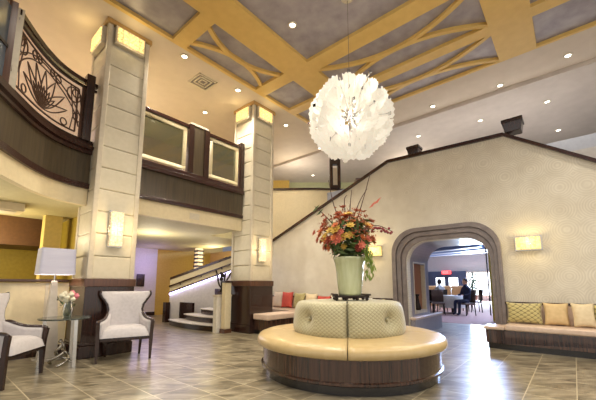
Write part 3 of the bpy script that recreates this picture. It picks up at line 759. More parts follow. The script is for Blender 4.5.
for i in range(6): m.tube([(26,5.55,.45),(26+random.uniform(-.1,.1),5.55+random.uniform(-.1,.1),1.1),(26,5.55+random.uniform(-.2,.2),1.8)],.02,5)
m.build('stems',BLACKM,t)
m=MB()
for i in range(70):
    c=Vector((26+random.gauss(0,.15),5.55+random.gauss(0,.17),random.uniform(.8,2.1))); a=random.uniform(0,6.28); l=.11
    d=Vector((.2,cos(a),sin(a)))*l; n2=Vector((.3,-sin(a),cos(a)))*l*.4
    m.add([c-d,c+n2,c+d,c-n2],[(0,1,2,3)])
o=m.build('leaves',mat('dark_leaf',srgb(52,74,48),rough=.6),t)
tag(MB().box(14.9,14.95,2.60,2.64,0,4.2).build('dark_post',BLACKM),'slim dark post just inside the right side of the arch','post')
tag(MB().box(12.6,12.75,1.93,2.16,0,4.2).build('olive_post',OLIVE),'olive strip of wall beside the slim dark post','post')
def rchair(loc,rz,label,m=BROWN):
    t=thing('restaurant_chair',loc,label,'chair','chairs in the restaurant',rz)
    MB().box(-.24,.24,-.24,.24,.42,.5).build('seat',m,t,bevel=.02)
    MB().grid(lambda u,v:((u-.5)*.46,.22+.1*v,.5+.5*v),6,4).box(-.23,.23,.22,.27,.5,1.0).build('backrest',m,t,bevel=.02)
    for x in (-.2,.2):
        for y in (-.2,.2): MB().tube([(x,y,.42),(x*1.1,y*1.1,0)],[.025,.018],6).build('leg',BLACKM,t)
    return t
GCH=mat('grey_brown_chair_leather',srgb(112,92,80),rough=.4)
rchair((14.1,4.35,0),-1.2,'brown-grey dining chair with its back to the arch, left of the pale tablecloth',GCH)
rchair((14.35,3.35,0),-2.2,'brown-grey dining chair that the person in navy sits on',GCH)
rchair((16.3,3.45,0),-2.7,'dark dining chair in front of the bright restaurant window',BLACKM)
rchair((17.0,4.0,0),2.2,'dark dining chair farther back near the bright restaurant window',BLACKM)
rchair((15.7,4.75,0),2.2,'dark dining chair on the far side of the round table',BLACKM)
rchair((14.7,5.0,0),-1.6,'dining chair left of the round table beside the jamb of the arch',BLACKM)
t=thing('dining_table',(15.0,4.05,0),'round restaurant table with a pale cloth beside the seated person','table')
MB().lathe([(0,.76),(.5,.76),(.52,.74),(.5,.5),(.54,.25)],(15.0,4.05),24).build('table_cloth',PIL_W,t,smooth=True); MB().lathe([(0,.73),(.05,.7),(.05,.05),(.25,.0),(0,0)],(15.0,4.05),12).build('pedestal',BLACKM,t)
BOOTH=mat('tan_booth_leather',srgb(200,160,112),srgb(186,142,94),rough=.45)
t=thing('dining_booth',(20.0,5.9,0),'long tan booth with padded backs in front of the restaurant doors','booth')
for i in range(3): MB().box(19.9,20.2,4.6+i*.82,5.38+i*.82,.45,1.15).build('back_cushion',BOOTH,t,bevel=.05,bseg=3)
MB().box(19.5,20.2,4.6,7.05,0,.45).build('seat',BOOTH,t,bevel=.03)
# red-topped service items
# seated person
def skin_fig(name,V,Ed,R,mt,par,sub=1):
    me=bpy.data.meshes.new(name); me.from_pydata(V,Ed,[]); o=bpy.data.objects.new(name,me); COL.objects.link(o)
    o.parent=par; me.materials.append(mt)
    m=o.modifiers.new('skin','SKIN'); 
    if not me.skin_vertices: 
        bpy.context.view_layer.objects.active=o
    for i,r in enumerate(R):
        me.skin_vertices[0].data[i].radius=(r,r*.9)
    me.skin_vertices[0].data[0].use_root=True
    s=o.modifiers.new('s','SUBSURF'); s.levels=sub; s.render_levels=sub
    for p in me.polygons: p.use_smooth=True
    m.use_smooth_shade=True
    return o
SKIN=mat('skin',srgb(206,160,130),rough=.5); NAVYF=mat('navy_cloth',srgb(38,44,70),rough=.8); HAIR=mat('dark_hair',srgb(44,32,26),rough=.6)
def person(loc,rz,label,shirt,trous):
    """seated person, local: faces -y, seat height .5"""
    t=thing('person',loc,label,'person',None,rz)
    V=[(0,.02,.55),(0,.06,.78),(0,.05,1.0),(0,.03,1.12),(0,.01,1.2),(0,-.01,1.29),
       (.17,.03,1.06),(.25,-.02,.82),(.16,-.24,.80),(-.17,.03,1.06),(-.25,-.02,.82),(-.16,-.24,.80),
       (.1,-.02,.55),(.12,-.42,.56),(.12,-.44,.1),(.12,-.56,.05),(-.1,-.02,.55),(-.12,-.42,.56),(-.12,-.44,.1),(-.12,-.56,.05)]
    Ed=[(0,1),(1,2),(2,3),(3,4),(4,5),(3,6),(6,7),(7,8),(3,9),(9,10),(10,11),(0,12),(12,13),(13,14),(14,15),(0,16),(16,17),(17,18),(18,19)]
    R=[.15,.14,.16,.09,.055,.06,.065,.05,.035,.065,.05,.035,.1,.075,.05,.04,.1,.075,.05,.04]
    try:
        o=skin_fig('body',V,Ed,R,shirt,t,2)
    except Exception as e:
        o=MB().lathe([(0,.5),(.17,.55),(.15,.8),(.2,1.02),(.08,1.15),(0,1.2)],(0,0),16).build('body',shirt,t,smooth=True)
    MB().ball((0,-.01,1.33),.1,16,12,(.85,.98,1.2)).ball((0,-.115,1.325),.018,8,6).ball((.088,0,1.33),.022,8,6,(.5,1,1.3)).ball((-.088,0,1.33),.022,8,6,(.5,1,1.3)).build('head',SKIN,t,smooth=True)
    MB().ball((0,.02,1.36),.108,16,12,(.9,.98,1.15)).build('hair',HAIR,t,smooth=True)
    for sx in (-1,1):
        h=MB(); h.ball((sx*.15,-.28,.80),.04,8,6,(.8,1.2,.5))
        for q in range(4): h.tube([(sx*.15+(q-1.5)*.017,-.31,.80),(sx*.15+(q-1.5)*.019,-.35-.006*(q in (1,2)),.795),(sx*.15+(q-1.5)*.019,-.375,.778)],.008,6)
        h.tube([(sx*.12,-.27,.8),(sx*.10,-.31,.79)],.01,6)
        h.build('hand',SKIN,t,smooth=True)
    return t
person((14.35,3.35,.0),radians(-126),'person in a navy top sitting at the round restaurant table',NAVYF,NAVYF)
person((15.7,4.75,0),radians(126),'person in a pale shirt seated on the far side of the round table',PIL_W,NAVYF)
rchair((12.4,5.0,0),.6,'brown dining chair half hidden behind the left side of the arch',GCH)

# ------------------------------------------------------------------ round ottoman
OX,OY=4.21,2.60
A_C=atan2(-OY,-OX)+radians(-.6)
t=thing('round_ottoman',(OX,OY,0),'large round tan leather ottoman with quilted centre back and striped walnut base','ottoman')
MB().lathe([(0,.0),(1.21,.0),(1.21,.11),(0,.11)],(OX,OY),96).build('kickboard',BLACKW,t)
MB().lathe([(1.0,.10),(1.245,.10),(1.27,.115),(1.27,.14),(1.245,.15),(1.245,.39),(1.0,.39)],(OX,OY),96,).build('base',WALNUT,t)
def seatprof():
    return [(.65,.385),(1.27,.385),(1.305,.392),(1.325,.41),(1.332,.44),(1.325,.475),(1.30,.51),(1.25,.528),(1.1,.538),(.65,.545)]
for i in range(4):
    a0=A_C+i*pi/2+.004; a1=A_C+(i+1)*pi/2-.004
    MB().lathe(seatprof(),(OX,OY),28,a0,a1,caps=True).build('seat_cushion',TAN,t,smooth=True)
    # tufted back quadrant
    def bk(u,v,a0=a0+.012,a1=a1-.012):
        a=a0+(a1-a0)*u
        e=(1-abs(2*u-1)**10)
        z=.53+.43*v
        r=.785-.05*v
        prof=1-(max(0,(v-.82)/.18))**2*.0
        bul=.045*max(0,e)**.5*(1-(2*v-1)**4)
        d=((u-.5)*1.35*.9)**2+((v-.5)*.43)**2
        dm=.075*math.exp(-d/.008)+.035*math.exp(-d/.03)
        return (OX+(r+bul-dm-.05*(1-max(0,e)**.5))*cos(a),OY+(r+bul-dm-.05*(1-max(0,e)**.5))*sin(a),z)
    b=MB(); b.grid(bk,40,20)
    def topf(u,v,a0=a0+.012,a1=a1-.012):
        a=a0+(a1-a0)*u; r=.75-.69*v; e=(1-abs(2*u-1)**10)
        if v==0: return bk(u,1)
        return (OX+r*cos(a),OY+r*sin(a),.96+.012*min(1,v*6))
    b.grid(topf,40,10)
    bo=b.build('back_cushion',QUILT,t,smooth=True)
    am=(a0+a1)/2
    MB().ball((OX+.725*cos(am),OY+.725*sin(am),.745),.022,12,8).build('button',QUILT,t,smooth=True)
MB().lathe([(0,.5),(.66,.5),(.66,.95),(0,.95)],(OX,OY),48).build('core',QUILT,t)

# tray + vase + flowers
rt=HD-pi/2
VX,VY=4.225,2.565
t=thing('display_stand',(VX,VY,.973),'dark metal stand with small feet under the tall vase','stand')
local(t); t.rotation_euler=(0,0,rt)
MB().box(-.25,.25,-.17,.17,.045,.075).build('tray',BLACKM,t,bevel=.006)
for x in (-.22,-.08,.08,.22):
    for y in (-.14,.14): MB().ball((x,y,.028),.028,8,6).build('foot',BLACKM,t,smooth=True)
m=MB(); m.box(-.27,-.20,-.19,.19,.075,.10); m.box(.20,.27,-.19,.19,.075,.10); m.build('side_bar',BLACKM,t)
t=thing('tall_vase',(VX,VY,1.05),'tall celadon glass vase standing on the ottoman','vase')
MB().lathe([(0,1.05),(.165,1.05),(.172,1.08),(.185,1.2),(.20,1.38),(.218,1.52),(.24,1.58),(.25,1.61),(.238,1.615),(.20,1.56),(.18,1.4),(0,1.35)],(VX,VY),48).build('body',VASEM,t,smooth=True)
ORG=[mat('orange_petal',srgb(206,122,58),srgb(176,84,44),rough=.6),mat('coral_petal',srgb(206,120,92),srgb(178,84,66),rough=.6),mat('red_petal',srgb(146,52,40),rough=.6),mat('yellow_petal',srgb(204,168,72),rough=.6),mat('burgundy_berry',srgb(126,38,44),rough=.4)]
LEAF=mat('green_leaf',srgb(84,104,44),srgb(52,70,30),rough=.55); LEAF2=mat('bright_trailing_leaf',srgb(128,148,52),srgb(98,120,40),rough=.55)
TWIG=mat('dark_twig',srgb(74,48,38),rough=.7)
t=thing('flower_bouquet',(VX,VY,1.6),'large bouquet of orange, coral and yellow flowers in the tall vase','flowers')
FC=Vector((VX,VY,1.97)); RV=Vector((sin(HD),-cos(HD),0)); FV=Vector((cos(HD),sin(HD),0))
def blossom(c,r,n_petals=8,m=None):
    mb=MB(); out=(c-Vector((VX,VY,1.75))).normalized()
    a=out.cross(Vector((0,0,1)));  a=a.normalized() if a.length>.01 else Vector((1,0,0)); b=out.cross(a)
    for layer in (0,1):
        rr=r*(1-.35*layer); lift=.35+.5*layer
        for i in range(n_petals):
            t0=2*pi*(i+.5*layer)/n_petals; d=a*cos(t0)+b*sin(t0); e=-a*sin(t0)+b*cos(t0)
            p0=c; p1=c+d*rr*.55+e*rr*.25+out*rr*lift*.5; p2=c+d*rr+out*rr*lift; p3=c+d*rr*.55-e*rr*.25+out*rr*lift*.5
            mb.add([p0,p1,p2,p3],[(0,1,2,3)])
    mb.ball(c+out*r*.15,r*.25,8,5)
    return mb
def put_blossom(c,r,m): blossom(c,r).build('blossom',m,t)
cnt=0
while cnt<95:
    u=random.uniform(-1,1); w=random.uniform(-1,1); v=random.uniform(-.55,1)
    if u*u+w*w+v*v>1 or u*u+w*w+v*v<.35: continue
    c=FC+RV*(u*.42-.04)+FV*w*.38+Vector((0,0,v*.40-.02))
    put_blossom(c,random.uniform(.055,.10),random.choices(ORG[:4],[6,4,3,3])[0]); cnt+=1
for du,dz_ in ((-.52,.02),(-.47,-.08),(-.40,.12),(-.35,.22),(.34,.20),(-.08,.42),(.12,.36)):
    put_blossom(FC+RV*du+Vector((0,0,dz_)),.07,ORG[1])
m=MB()
for i in range(420):
    a=random.uniform(0,6.28); q=random.uniform(.1,1); z=random.uniform(-.34,.2)
    R_=.36*sqrt(max(.05,1-(z/.5)**2))*q
    c=FC+RV*R_*cos(a)+FV*R_*sin(a)+Vector((0,0,z)); d=Vector((random.gauss(0,1),random.gauss(0,1),random.gauss(-.1,.7))).normalized()*random.uniform(.07,.13)
    e=d.cross(Vector((random.gauss(0,1),random.gauss(0,1),random.gauss(0,1)))).normalized()*.022
    m.add([c-d,c+e,c+d,c-e],[(0,1,2,3)])
o=m.build('foliage',LEAF,t); o['kind']='stuff'
m=MB()
for i in range(110):
    q=random.random(); c=FC+RV*(.17+.10*sin(q*2.2)+random.gauss(0,.035))+FV*(-.22+random.gauss(0,.03))+Vector((0,0,-.18-.5*q))
    d=Vector((random.gauss(0,.4),random.gauss(0,.4),-1)).normalized()*.05; e=d.cross(Vector((random.gauss(0,1),1,0))).normalized()*.016
    m.add([c-d,c+e,c+d,c-e],[(0,1,2,3)])
o=m.build('trailing_vine',LEAF2,t); o['kind']='stuff'
m=MB()
for i in range(260):
    a=random.uniform(0,6.28); b2=random.uniform(-.3,1); q=random.uniform(.75,1.12)
    c=FC+RV*(.44*q*cos(a)*sqrt(max(0,1-b2*b2))-.04)+FV*.38*q*sin(a)*sqrt(max(0,1-b2*b2))+Vector((0,0,.40*b2*q))
    d=Vector((random.gauss(0,1),random.gauss(0,1),random.gauss(.3,.8))).normalized()*random.uniform(.02,.05); e=d.cross(Vector((random.gauss(0,1),1,0))).normalized()*.014
    m.add([c-d,c+e,c+d,c-e],[(0,1,2,3)])
o=m.build('autumn_filler_leaves',mat('rust_leaf',srgb(172,92,44),srgb(110,56,38),rough=.6,noise=14),t); o['kind']='stuff'
for pts in ([(-.05,0),(-.22,.45),(-.30,.86)],[(-.1,0),(-.35,.28),(-.52,.44)],[(0,0),(.03,.45),(.06,.70)],[(.05,0),(.22,.50),(.36,.98)],[(.02,.1),(.17,.5),(.30,.72)],[(-.02,0),(-.06,.5),(-.02,.62)],[(.1,0),(.4,.14),(.66,.05)]):
    P_=[FC+RV*a+Vector((0,0,b)) for a,b in smoothpath(pts,5)]
    MB().tube(P_,[.011-.007*i/len(P_) for i in range(len(P_))],5).build('twig',TWIG,t)
for i in range(16):
    q=i/15; c=FC+RV*(.36+.30*q)+Vector((0,0,.11-.08*q+random.gauss(0,.025)))
    MB().ball(c,.022,8,6).build('berry',ORG[4],t,smooth=True)
for du,dz_ in ((-.5,.40),(-.44,.34),(.46,.52),(.38,.46)):
    c=FC+RV*du+Vector((0,0,dz_)); MB().add([c-RV*.06-Vector((0,0,.05)),c+Vector((0,0,.03)),c+RV*.06+Vector((0,0,.07)),c-Vector((0,0,.02))],[(0,1,2,3)]).build('leaf',LEAF if du<0 else ORG[1],t)

# ------------------------------------------------------------------ chandelier
CX,CY,CZ=4.42,2.61,3.95
t=thing('starburst_chandelier',(CX,CY,CZ),'big white starburst chandelier of frosted glass petals hanging over the ottoman','chandelier')
R0=.70
PM=[]
def fib(n,i):
    z=1-2*(i+.5)/n; a=i*2.399963; r=sqrt(1-z*z); return Vector((r*cos(a),r*sin(a),z))
NP=98
def petal(mb,d,w,ro):
    mer=(Vector((0,0,1))-d*d.z)
    u=(mer.normalized()+Vector([random.gauss(0,.28) for _ in range(3)])) if mer.length>.2 else Vector([random.gauss(0,1) for _ in range(3)])
    n_=d.cross(u).normalized(); u=n_.cross(d)
    ri=.36; th=.004; seg=7; top=[];bot=[]
    for k_ in range(seg+1):
        q=k_/seg*2-1
        rr=ro*(1-.05*q*q)+(.012 if k_%2 else -.012)
        top.append((rr,q*w)); bot.append((ri,q*.03))
    vs=[]
    for lst in (bot,top):
        for r_,s_ in lst:
            for sg in (1,-1): vs.append(Vector((CX,CY,CZ))+d*r_+u*s_+n_*(th*sg))
    k2=seg+1; fs=[]
    idx=lambda l,k_,s:(l*k2+k_)*2+s
    for k_ in range(seg):
        for s_ in (0,1): fs.append((idx(0,k_,s_),idx(0,k_+1,s_),idx(1,k_+1,s_),idx(1,k_,s_)))
        fs.append((idx(1,k_,0),idx(1,k_+1,0),idx(1,k_+1,1),idx(1,k_,1)))
    return mb.add(vs,fs)
for i in range(NP):
    petal(MB(),fib(NP,i),.155,R0*random.uniform(.97,1.03)).build('glass_petal',FROST,t)
fill=MB()
for i in range(150): petal(fill,fib(150,i),.11,R0*random.uniform(.82,.99))
fill.build('inner_petals',FROST,t)['kind']='stuff'
for i in range(60):
    d=fib(60,i); d=(d+Vector((random.gauss(0,.1),)*3)).normalized(); p=Vector((CX,CY,CZ))
    l=random.uniform(.34,.76)
    MB().tube([p+d*.05,p+d*l],.007,5).cbox(p+d*l,(.05,.012,.05),i).cbox(p+d*l*.7,(.012,.05,.05),i).build('metal_rod',CHROME,t)
for i in range(20):
    d=fib(20,i); p=Vector((CX,CY,CZ))+d*.40
    MB().ball(p,.026,8,6).build('bulb',BULB,t,smooth=True)
MB().ball((CX,CY,CZ),.1,16,10).build('hub',CHROME,t,smooth=True)
MB().tube([(CX,CY,CZ+.1),(CX,CY,ZC+.075)],.005,6).build('cable',METAL,t)
MB().lathe([(0,ZC+.03),(.12,ZC+.03),(.14,ZC+.075)],(CX,CY),24).build('ceiling_rose',METAL,t)

# ------------------------------------------------------------------ wing chairs
def chair(loc,rz,label):
    t=thing('wing_chair',loc,label,'armchair','wing chairs by the left column',rz); local(t)
    # half-width of back at height z
    prof=[(.40,.335),(.52,.325),(.60,.305),(.70,.262),(.78,.245),(.86,.262),(.94,.31),(1.0,.355),(1.05,.378),(1.09,.368)]
    def W(z):
        for (a,b),(c,d) in zip(prof[:-1],prof[1:]):
            if z<=c:
                q=max(0,(z-a)/(c-a)); q=q*q*(3-2*q); return b+(d-b)*q
        return prof[-1][1]
    def by(s,z): return .20+.16*(z-.4)-.10*s*s-(.02*(1-s*s))
    mb=MB()
    def fr(u,v):
        s=u*2-1; z=.40+.69*v+(-.015*(1-s*s)*(1 if v>.99 else 0)); bul=.035*(1-s**4)*(1-(2*v-1)**6)
        return (W(.40+.69*v)*s, by(s,z)-bul, z)
    def bkf(u,v):
        s=u*2-1; z=.40+.69*v; return (W(z)*s, by(s,z)+.055, z)
    mb.grid(fr,24,30,True); mb.grid(bkf,24,30)
    for sd in (0,1): mb.grid(lambda u,v,sd=sd:tuple(Vector(fr(sd,v)).lerp(Vector(bkf(sd,v)),u)),2,30,sd==0)
    mb.grid(lambda u,v:tuple(Vector(fr(u,1)).lerp(Vector(bkf(u,1)),v)),24,2)
    mb.build('backrest',WHITEUP,t,smooth=True)
    # dark frame following side outline then the arm down to the front leg
    for sg in (-1,1):
        pts=[]
        for i in range(13):
            z=1.10-i*(1.10-.72)/12; pts.append((sg*(W(z)+.012),by(1,z)+.03,z))
        arm=[(sg*.275,.10,.715),(sg*.29,.02,.675),(sg*.32,-.08,.645),(sg*.36,-.18,.632),(sg*.385,-.25,.625),(sg*.392,-.29,.60)]
        pts+=smoothpath([pts[-1]]+arm,3)[1:]
        MB().tube(pts,.021,8,sec=(1.0,1.25)).build('carved_frame',DARK,t,smooth=True)
        # upholstered arm panel
        am=smoothpath([(sg*.268,.16,.735)]+arm[:-1],3)
        a=MB(); n=len(am)-1
        def pan(u,v,off=0):
            p=am[min(n,int(round(u*n)))]; zt=p[2]-.015; zb=.36
            return (p[0]-sg*off-sg*.0,p[1],zb+(zt-zb)*v)
        a.grid(lambda u,v:pan(u,v,.0),n,6,sg>0); a.grid(lambda u,v:pan(u,v,.05),n,6,sg<0)
        a.grid(lambda u,v:pan(u,1,.05*v),n,1); a.grid(lambda u,v:pan(1,u,.05*v),6,1)
        a.build('arm_panel',WHITEUP,t,smooth=True)
        # legs
        MB().tube([(sg*.392,-.285,.605),(sg*.385,-.27,.45),(sg*.38,-.265,.3),(sg*.378,-.275,.0)],[.038,.036,.038,.024],4).build('front_leg',DARK,t)
        MB().tube([(sg*.27,.17,.38),(sg*.265,.19,.2),(sg*.26,.235,0)],[.034,.03,.022],4).build('back_leg',DARK,t)
    m=MB(); m.box(-.35,.35,-.29,-.255,.32,.37); m.box(-.35,-.31,-.27,.2,.32,.37); m.box(.31,.35,-.27,.2,.32,.37); m.box(-.28,.28,.16,.2,.32,.37)
    m.build('seat_rail',DARK,t,bevel=.006)
    m=MB()
    def cu(u,v):
        a=u*2-1; b=v*2-1; k_=(1-abs(a)**4)*(1-abs(b)**4)
        return (a*.35,-.045+b*.27,.375+.165*max(0,k_)**.32)
    m.grid(cu,22,18); m.grid(lambda u,v:(cu(u,v)[0],cu(u,v)[1],.372),22,18,True)
    m.build('seat_cushion',WHITEUP,t,smooth=True)
    return t
chair((.79,5.58,0),radians(51),'pale wing chair at the left edge facing the room')
chair((2.36,5.83,0),radians(-19),'pale wing chair standing in front of the left column')

# ------------------------------------------------------------------ side table, lamp, vase
TX_,TY_=1.53,5.95
t=thing('side_table',(TX_,TY_,0),'round glass-topped side table on flat metal legs between the wing chairs','table')
MB().lathe([(0,.69),(.33,.69),(.335,.70),(.33,.712),(0,.712)],(TX_,TY_),40).build('glass_top',mat('dark_edge_glass',srgb(110,116,108),rough=.05,trans=.5),t)
for a in (radians(-70),radians(50),radians(170)):
    x0,y0=TX_+.24*cos(a),TY_+.24*sin(a); x1,y1=TX_+.27*cos(a),TY_+.27*sin(a)
    MB().tube([(x1,y1,0),(x0,y0,.69)],.034,4,sec=(.35,1)).build('leg',METAL,t)
m=MB()
for k_ in range(3):
    pts=[(TX_+(.16-.02*i)*cos(.6*i+k_*2.1)*1.0,TY_+(.16-.02*i)*sin(.6*i+k_*2.1)+.05,.02+.04*i) for i in range(9)]
    m.tube(smoothpath(pts,3),.018,6)
m.ball((TX_-.02,TY_+.05,.36),.03,8,6); m.build('curled_sculpture_base',METAL,t,smooth=True)
LX,LY=1.50,6.62
t=thing('floor_lamp',(LX,LY,0),'tall tapered pearl floor lamp with a pale blue-grey shade behind the side table','lamp')
m=MB(); m.cbox((LX,LY,.015),(.3,.3,.03),.2); m.build('foot',LAMPBASE,t)
m=MB(); m.cbox((LX,LY,.03+.62),(.25,.17,1.24),.2,.3); m.build('tapered_stem',LAMPBASE,t,bevel=.01)
MB().tube([(LX,LY,1.26),(LX,LY,1.5)],.014,8).build('socket',METAL,t)
def shade_ring(w,d,z,r=.035,n=5):
    out=[]
    for cx_,cy_,a0 in ((w/2-r,d/2-r,0),(-w/2+r,d/2-r,pi/2),(-w/2+r,-d/2+r,pi),(w/2-r,-d/2+r,3*pi/2)):
        for i in range(n): a=a0+pi/2*i/(n-1); out.append((cx_+r*cos(a),cy_+r*sin(a),z))
    return out
def ringsolid(w,d,z0_,z1_,k_):
    mb=MB(); rs=[shade_ring(w,d,z0_),shade_ring(w*k_,d*k_,z1_),shade_ring(w*k_-.012,d*k_-.012,z1_),shade_ring(w-.012,d-.012,z0_)]
    n=len(rs[0]); ca,sa=cos(RL),sin(RL); vs=[]
    for r in rs:
        for p in r: vs.append((LX+p[0]*ca-p[1]*sa,LY+p[0]*sa+p[1]*ca,p[2]))
    fs=[(a*n+i,a*n+(i+1)%n,((a+1)%4)*n+(i+1)%n,((a+1)%4)*n+i) for a in range(4) for i in range(n)]
    return mb.add(vs,fs)
RL=radians(-2)
ringsolid(.50,.40,1.37,1.80,.94).build('lamp_shade',SHADE,t,smooth=False)
t=thing('glass_vase',(1.56,5.98,.715),'clear green-tinted glass vase on the side table','vase')
MB().lathe([(0,.715),(.05,.715),(.06,.76),(.075,.82),(.055,.9),(.045,.94),(.05,.955)],(1.56,5.98),20).build('body',GLASSG,t,smooth=True)
t=thing('rose_posy',(1.56,5.98,.95),'small posy of white and pink roses in the glass vase','flowers')
WR=mat('white_rose',srgb(232,226,200),rough=.6); PR=mat('pink_rose',srgb(226,130,146),rough=.6)
for i in range(13):
    d=fib(13,i); c=Vector((1.56,5.98,1.0))+Vector((d.x*.10,d.y*.10,d.z*.06+.02))
    m=MB(); m.ball(c,.042,10,7,(1,1,.8)); m.tube([c+Vector((.02*cos(a),.02*sin(a),.03+.002*a)) for a in [j*.7 for j in range(9)]],.006,5)
    m.build('rose',PR if (d.x>.35) else WR,t,smooth=True)
m=MB()
for i in range(50):
    c=Vector((1.56+random.gauss(0,.06),6.08+random.gauss(0,.06),random.uniform(.84,1.0))); d=Vector((random.gauss(0,1),random.gauss(0,1),random.gauss(0,1))).normalized()*.04; e=d.cross(Vector((0,0,1))).normalized()*.014
    m.add([c-d,c+e,c+d,c-e],[(0,1,2,3)])
m.build('leaves',LEAF,t)['kind']='stuff'

# ------------------------------------------------------------------ downlights and vents
DG='recessed downlights in the ceilings'
DL=[(4.27,3.77,.075,'downlight glowing inside the large grey coffer panel'),
 (3.32,6.10,0,'downlight on the pale ceiling just left of the air vent'),
 (4.88,6.18,0,'downlight on the pale ceiling just right of the air vent'),
 (9.03,.98,0,'downlight closest to the gold corner beam on the right ceiling'),
 (10.5,.12,-.1,'downlight right of the planter at the far right ceiling'),
 (8.75,-.34,0,'downlight highest on the right strip of ceiling'),
 (10.46,1.71,-.1,'downlight directly above the peak planter'),
 (12.76,-.05,-.1,'downlight farthest right, low near the upper half wall'),
 (8.92,2.59,0,'downlight on the pale strip between chandelier and planter'),
 (10.28,3.50,-.1,'downlight above the smaller planter on the stair wall'),
 (4.95,7.76,0,'downlight above the straight balcony rail'),
 (7.04,6.48,0,'downlight beside the top of the column by the stairs'),
 (9.13,6.69,0,'downlight just left of the chandelier over the landing'),
 (11.07,8.52,-.1,'downlight low over the landing rail'),
 (3.3,8.2,0,'downlight seen through the left glass panel of the balcony'),
 (1.45,9.0,0,'downlight leftmost of three over the curved balcony'),
 (1.9,8.9,0,'downlight middle of three over the curved balcony'),
 (2.3,8.7,0,'downlight rightmost of three over the curved balcony')]
def lamp(kind,loc,e,col,size=.1,par=None,**k):
    l=bpy.data.lights.new('light',kind); l.energy=e; l.color=col
    if kind in('POINT','SPOT'): l.shadow_soft_size=size
    if kind=='AREA': l.size=size
    for a,v in k.items(): setattr(l,a,v)
    o=bpy.data.objects.new('lamp_light',l); COL.objects.link(o); o.location=loc
    if par is not None: o.parent=par; o.location=Vector(loc)-Vector(par.location)
    return o
proto=None
WARM=(1,.91,.77)
for x,y,dz_,lab in DL:
    z=ZC+dz_
    if proto is None:
        proto=local(thing('recessed_downlight',(x,y,z-.02),lab,'downlight',DG))
        MB().lathe([(.055,.0),(.085,.0),(.09,.012),(.085,.019),(.055,.019)],(0,0),20).build('trim_ring',PIPING,proto)
        MB().lathe([(0,.006),(.055,.006),(.055,.012),(0,.012)],(0,0),20).build('lamp_glow',DISC,proto)
        o=proto
    else:
        o=copytree(proto,None,(x,y,z-.02)); o['label']=lab
for x,y,dz_,lab in DL:
    lamp('SPOT',(x,y,ZC+dz_-.04),170 if y>8 else 300,WARM,.08,None,spot_size=radians(125),spot_blend=.7)
t=thing('ceiling_vent',(4.1,6.6,ZC-.02),'square white ceiling vent above the straight balcony','vent')
vx,vy=4.10,6.58
for i,s_ in enumerate((.25,.17,.09)):
    m=MB(); w=.03
    m.box(vx-s_,vx+s_,vy-s_,vy-s_+w,ZC-.03+.006*i,ZC); m.box(vx-s_,vx+s_,vy+s_-w,vy+s_,ZC-.03+.006*i,ZC); m.box(vx-s_,vx-s_+w,vy-s_,vy+s_,ZC-.03+.006*i,ZC); m.box(vx+s_-w,vx+s_,vy-s_,vy+s_,ZC-.03+.006*i,ZC)
    m.build('vent_ring',PIPING,t)
MB().box(vx-.22,vx+.22,vy-.22,vy+.22,ZC-.006,ZC).build('vent_throat',TAUPE,t)
for (x,y,z,lab) in ((9.6,8.2,ZC-.04,'small white smoke detector on the ceiling above the landing'),(9.1,1.0,ZC-.1,None)):
    if lab:
        tag(MB().lathe([(0,z-.04),(.05,z-.04),(.07,z-.02),(.07,z+.04)],(x,y),16).build('smoke_detector',PIPING,smooth=True),lab,'detector')

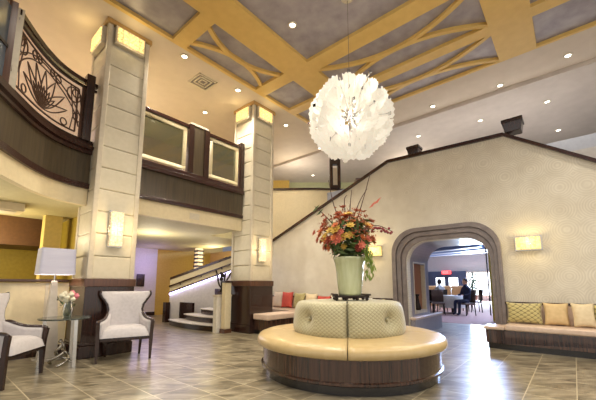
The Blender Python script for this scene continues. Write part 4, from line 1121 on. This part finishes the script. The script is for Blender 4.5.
# ------------------------------------------------------------------ lighting
for (x,y) in ((1.2,1.0),(2.4,2.6),(4.2,-.8),(.4,3.4),(6.3,-2.0)):   # further coffer downlights above and behind the viewer
    lamp('SPOT',(x,y,ZC-.1),380,WARM,.15,None,spot_size=radians(130),spot_blend=.8)
lamp('POINT',(CX,CY,CZ),230,(1,.92,.8),.12)
lamp('POINT',(2.24,6.0,2.2),9,(1,.75,.4),.08); lamp('POINT',(5.84,6.0,2.12),9,(1,.75,.4),.08)
lamp('POINT',(7.55,.62,2.05),7,(1,.78,.35),.06); lamp('POINT',(7.55,3.95,2.12),7,(1,.78,.35),.06)
for cx0 in (C1X,C2X):
    lamp('POINT',(cx0+.38,6.03,5.9),2.5,(1,.8,.42),.08); lamp('POINT',(cx0-.25,6.65,5.9),2.5,(1,.8,.42),.08)
def area(loc,rot,sx,sy,e,col):
    l=bpy.data.lights.new('area',"AREA"); l.shape='RECTANGLE'; l.size=sx; l.size_y=sy; l.energy=e; l.color=col
    o=bpy.data.objects.new('area_light',l); COL.objects.link(o); o.location=loc; o.rotation_euler=rot; return o
# window daylight, then fixtureless area lights under the restaurant ceiling
area((27.7,5.55,1.3),(radians(90),0,radians(90)),1.7,1.6,2600,(.60,.76,1))
area((20,6.5,4.15),(0,0,0),6,6,500,(.80,.87,1))
area((16,2.3,3.9),(radians(70),0,radians(90)),2.6,.8,900,(.42,.57,1))  # added blue light with no fixture, brightens the lobby floor
# fill lights added without fixtures under the mezzanine and on the upper floors
lamp('POINT',(.6,8.4,2.0),80,(1,.84,.5),.4); lamp('POINT',(4.2,9.0,2.2),55,(1,.90,.66),.4)
lamp('POINT',(5.8,12.3,2.0),28,(.44,.36,1),.7); lamp('POINT',(7.4,10.6,2.3),60,(1,.86,.55),.4)
lamp('POINT',(5.0,8.6,1.9),16,(.8,.78,1),.5)
lamp('POINT',(9.4,8.2,5.2),60,(1,.88,.7),.3); lamp('POINT',(12.0,4.5,5.2),60,(1,.88,.72),.3)
lamp('POINT',(3.2,8.6,5.0),24,(1,.86,.74),.3); lamp('POINT',(.6,8.8,4.9),26,(1,.78,.74),.3)
lamp('POINT',(LX,LY,1.56),14,(1,.86,.66),.06)
w=bpy.data.worlds.new('world'); S.world=w; w.use_nodes=True
w.node_tree.nodes['Background'].inputs[0].default_value=(1,.965,.93,1); w.node_tree.nodes['Background'].inputs[1].default_value=1.1
S.view_settings.view_transform='Standard'; S.view_settings.look='None'; S.view_settings.gamma=1; S.view_settings.exposure=.12
for o in list(bpy.data.objects):
    if '_o' in o: del o['_o']
for m in bpy.data.materials:
    if 'n' in m: del m['n']
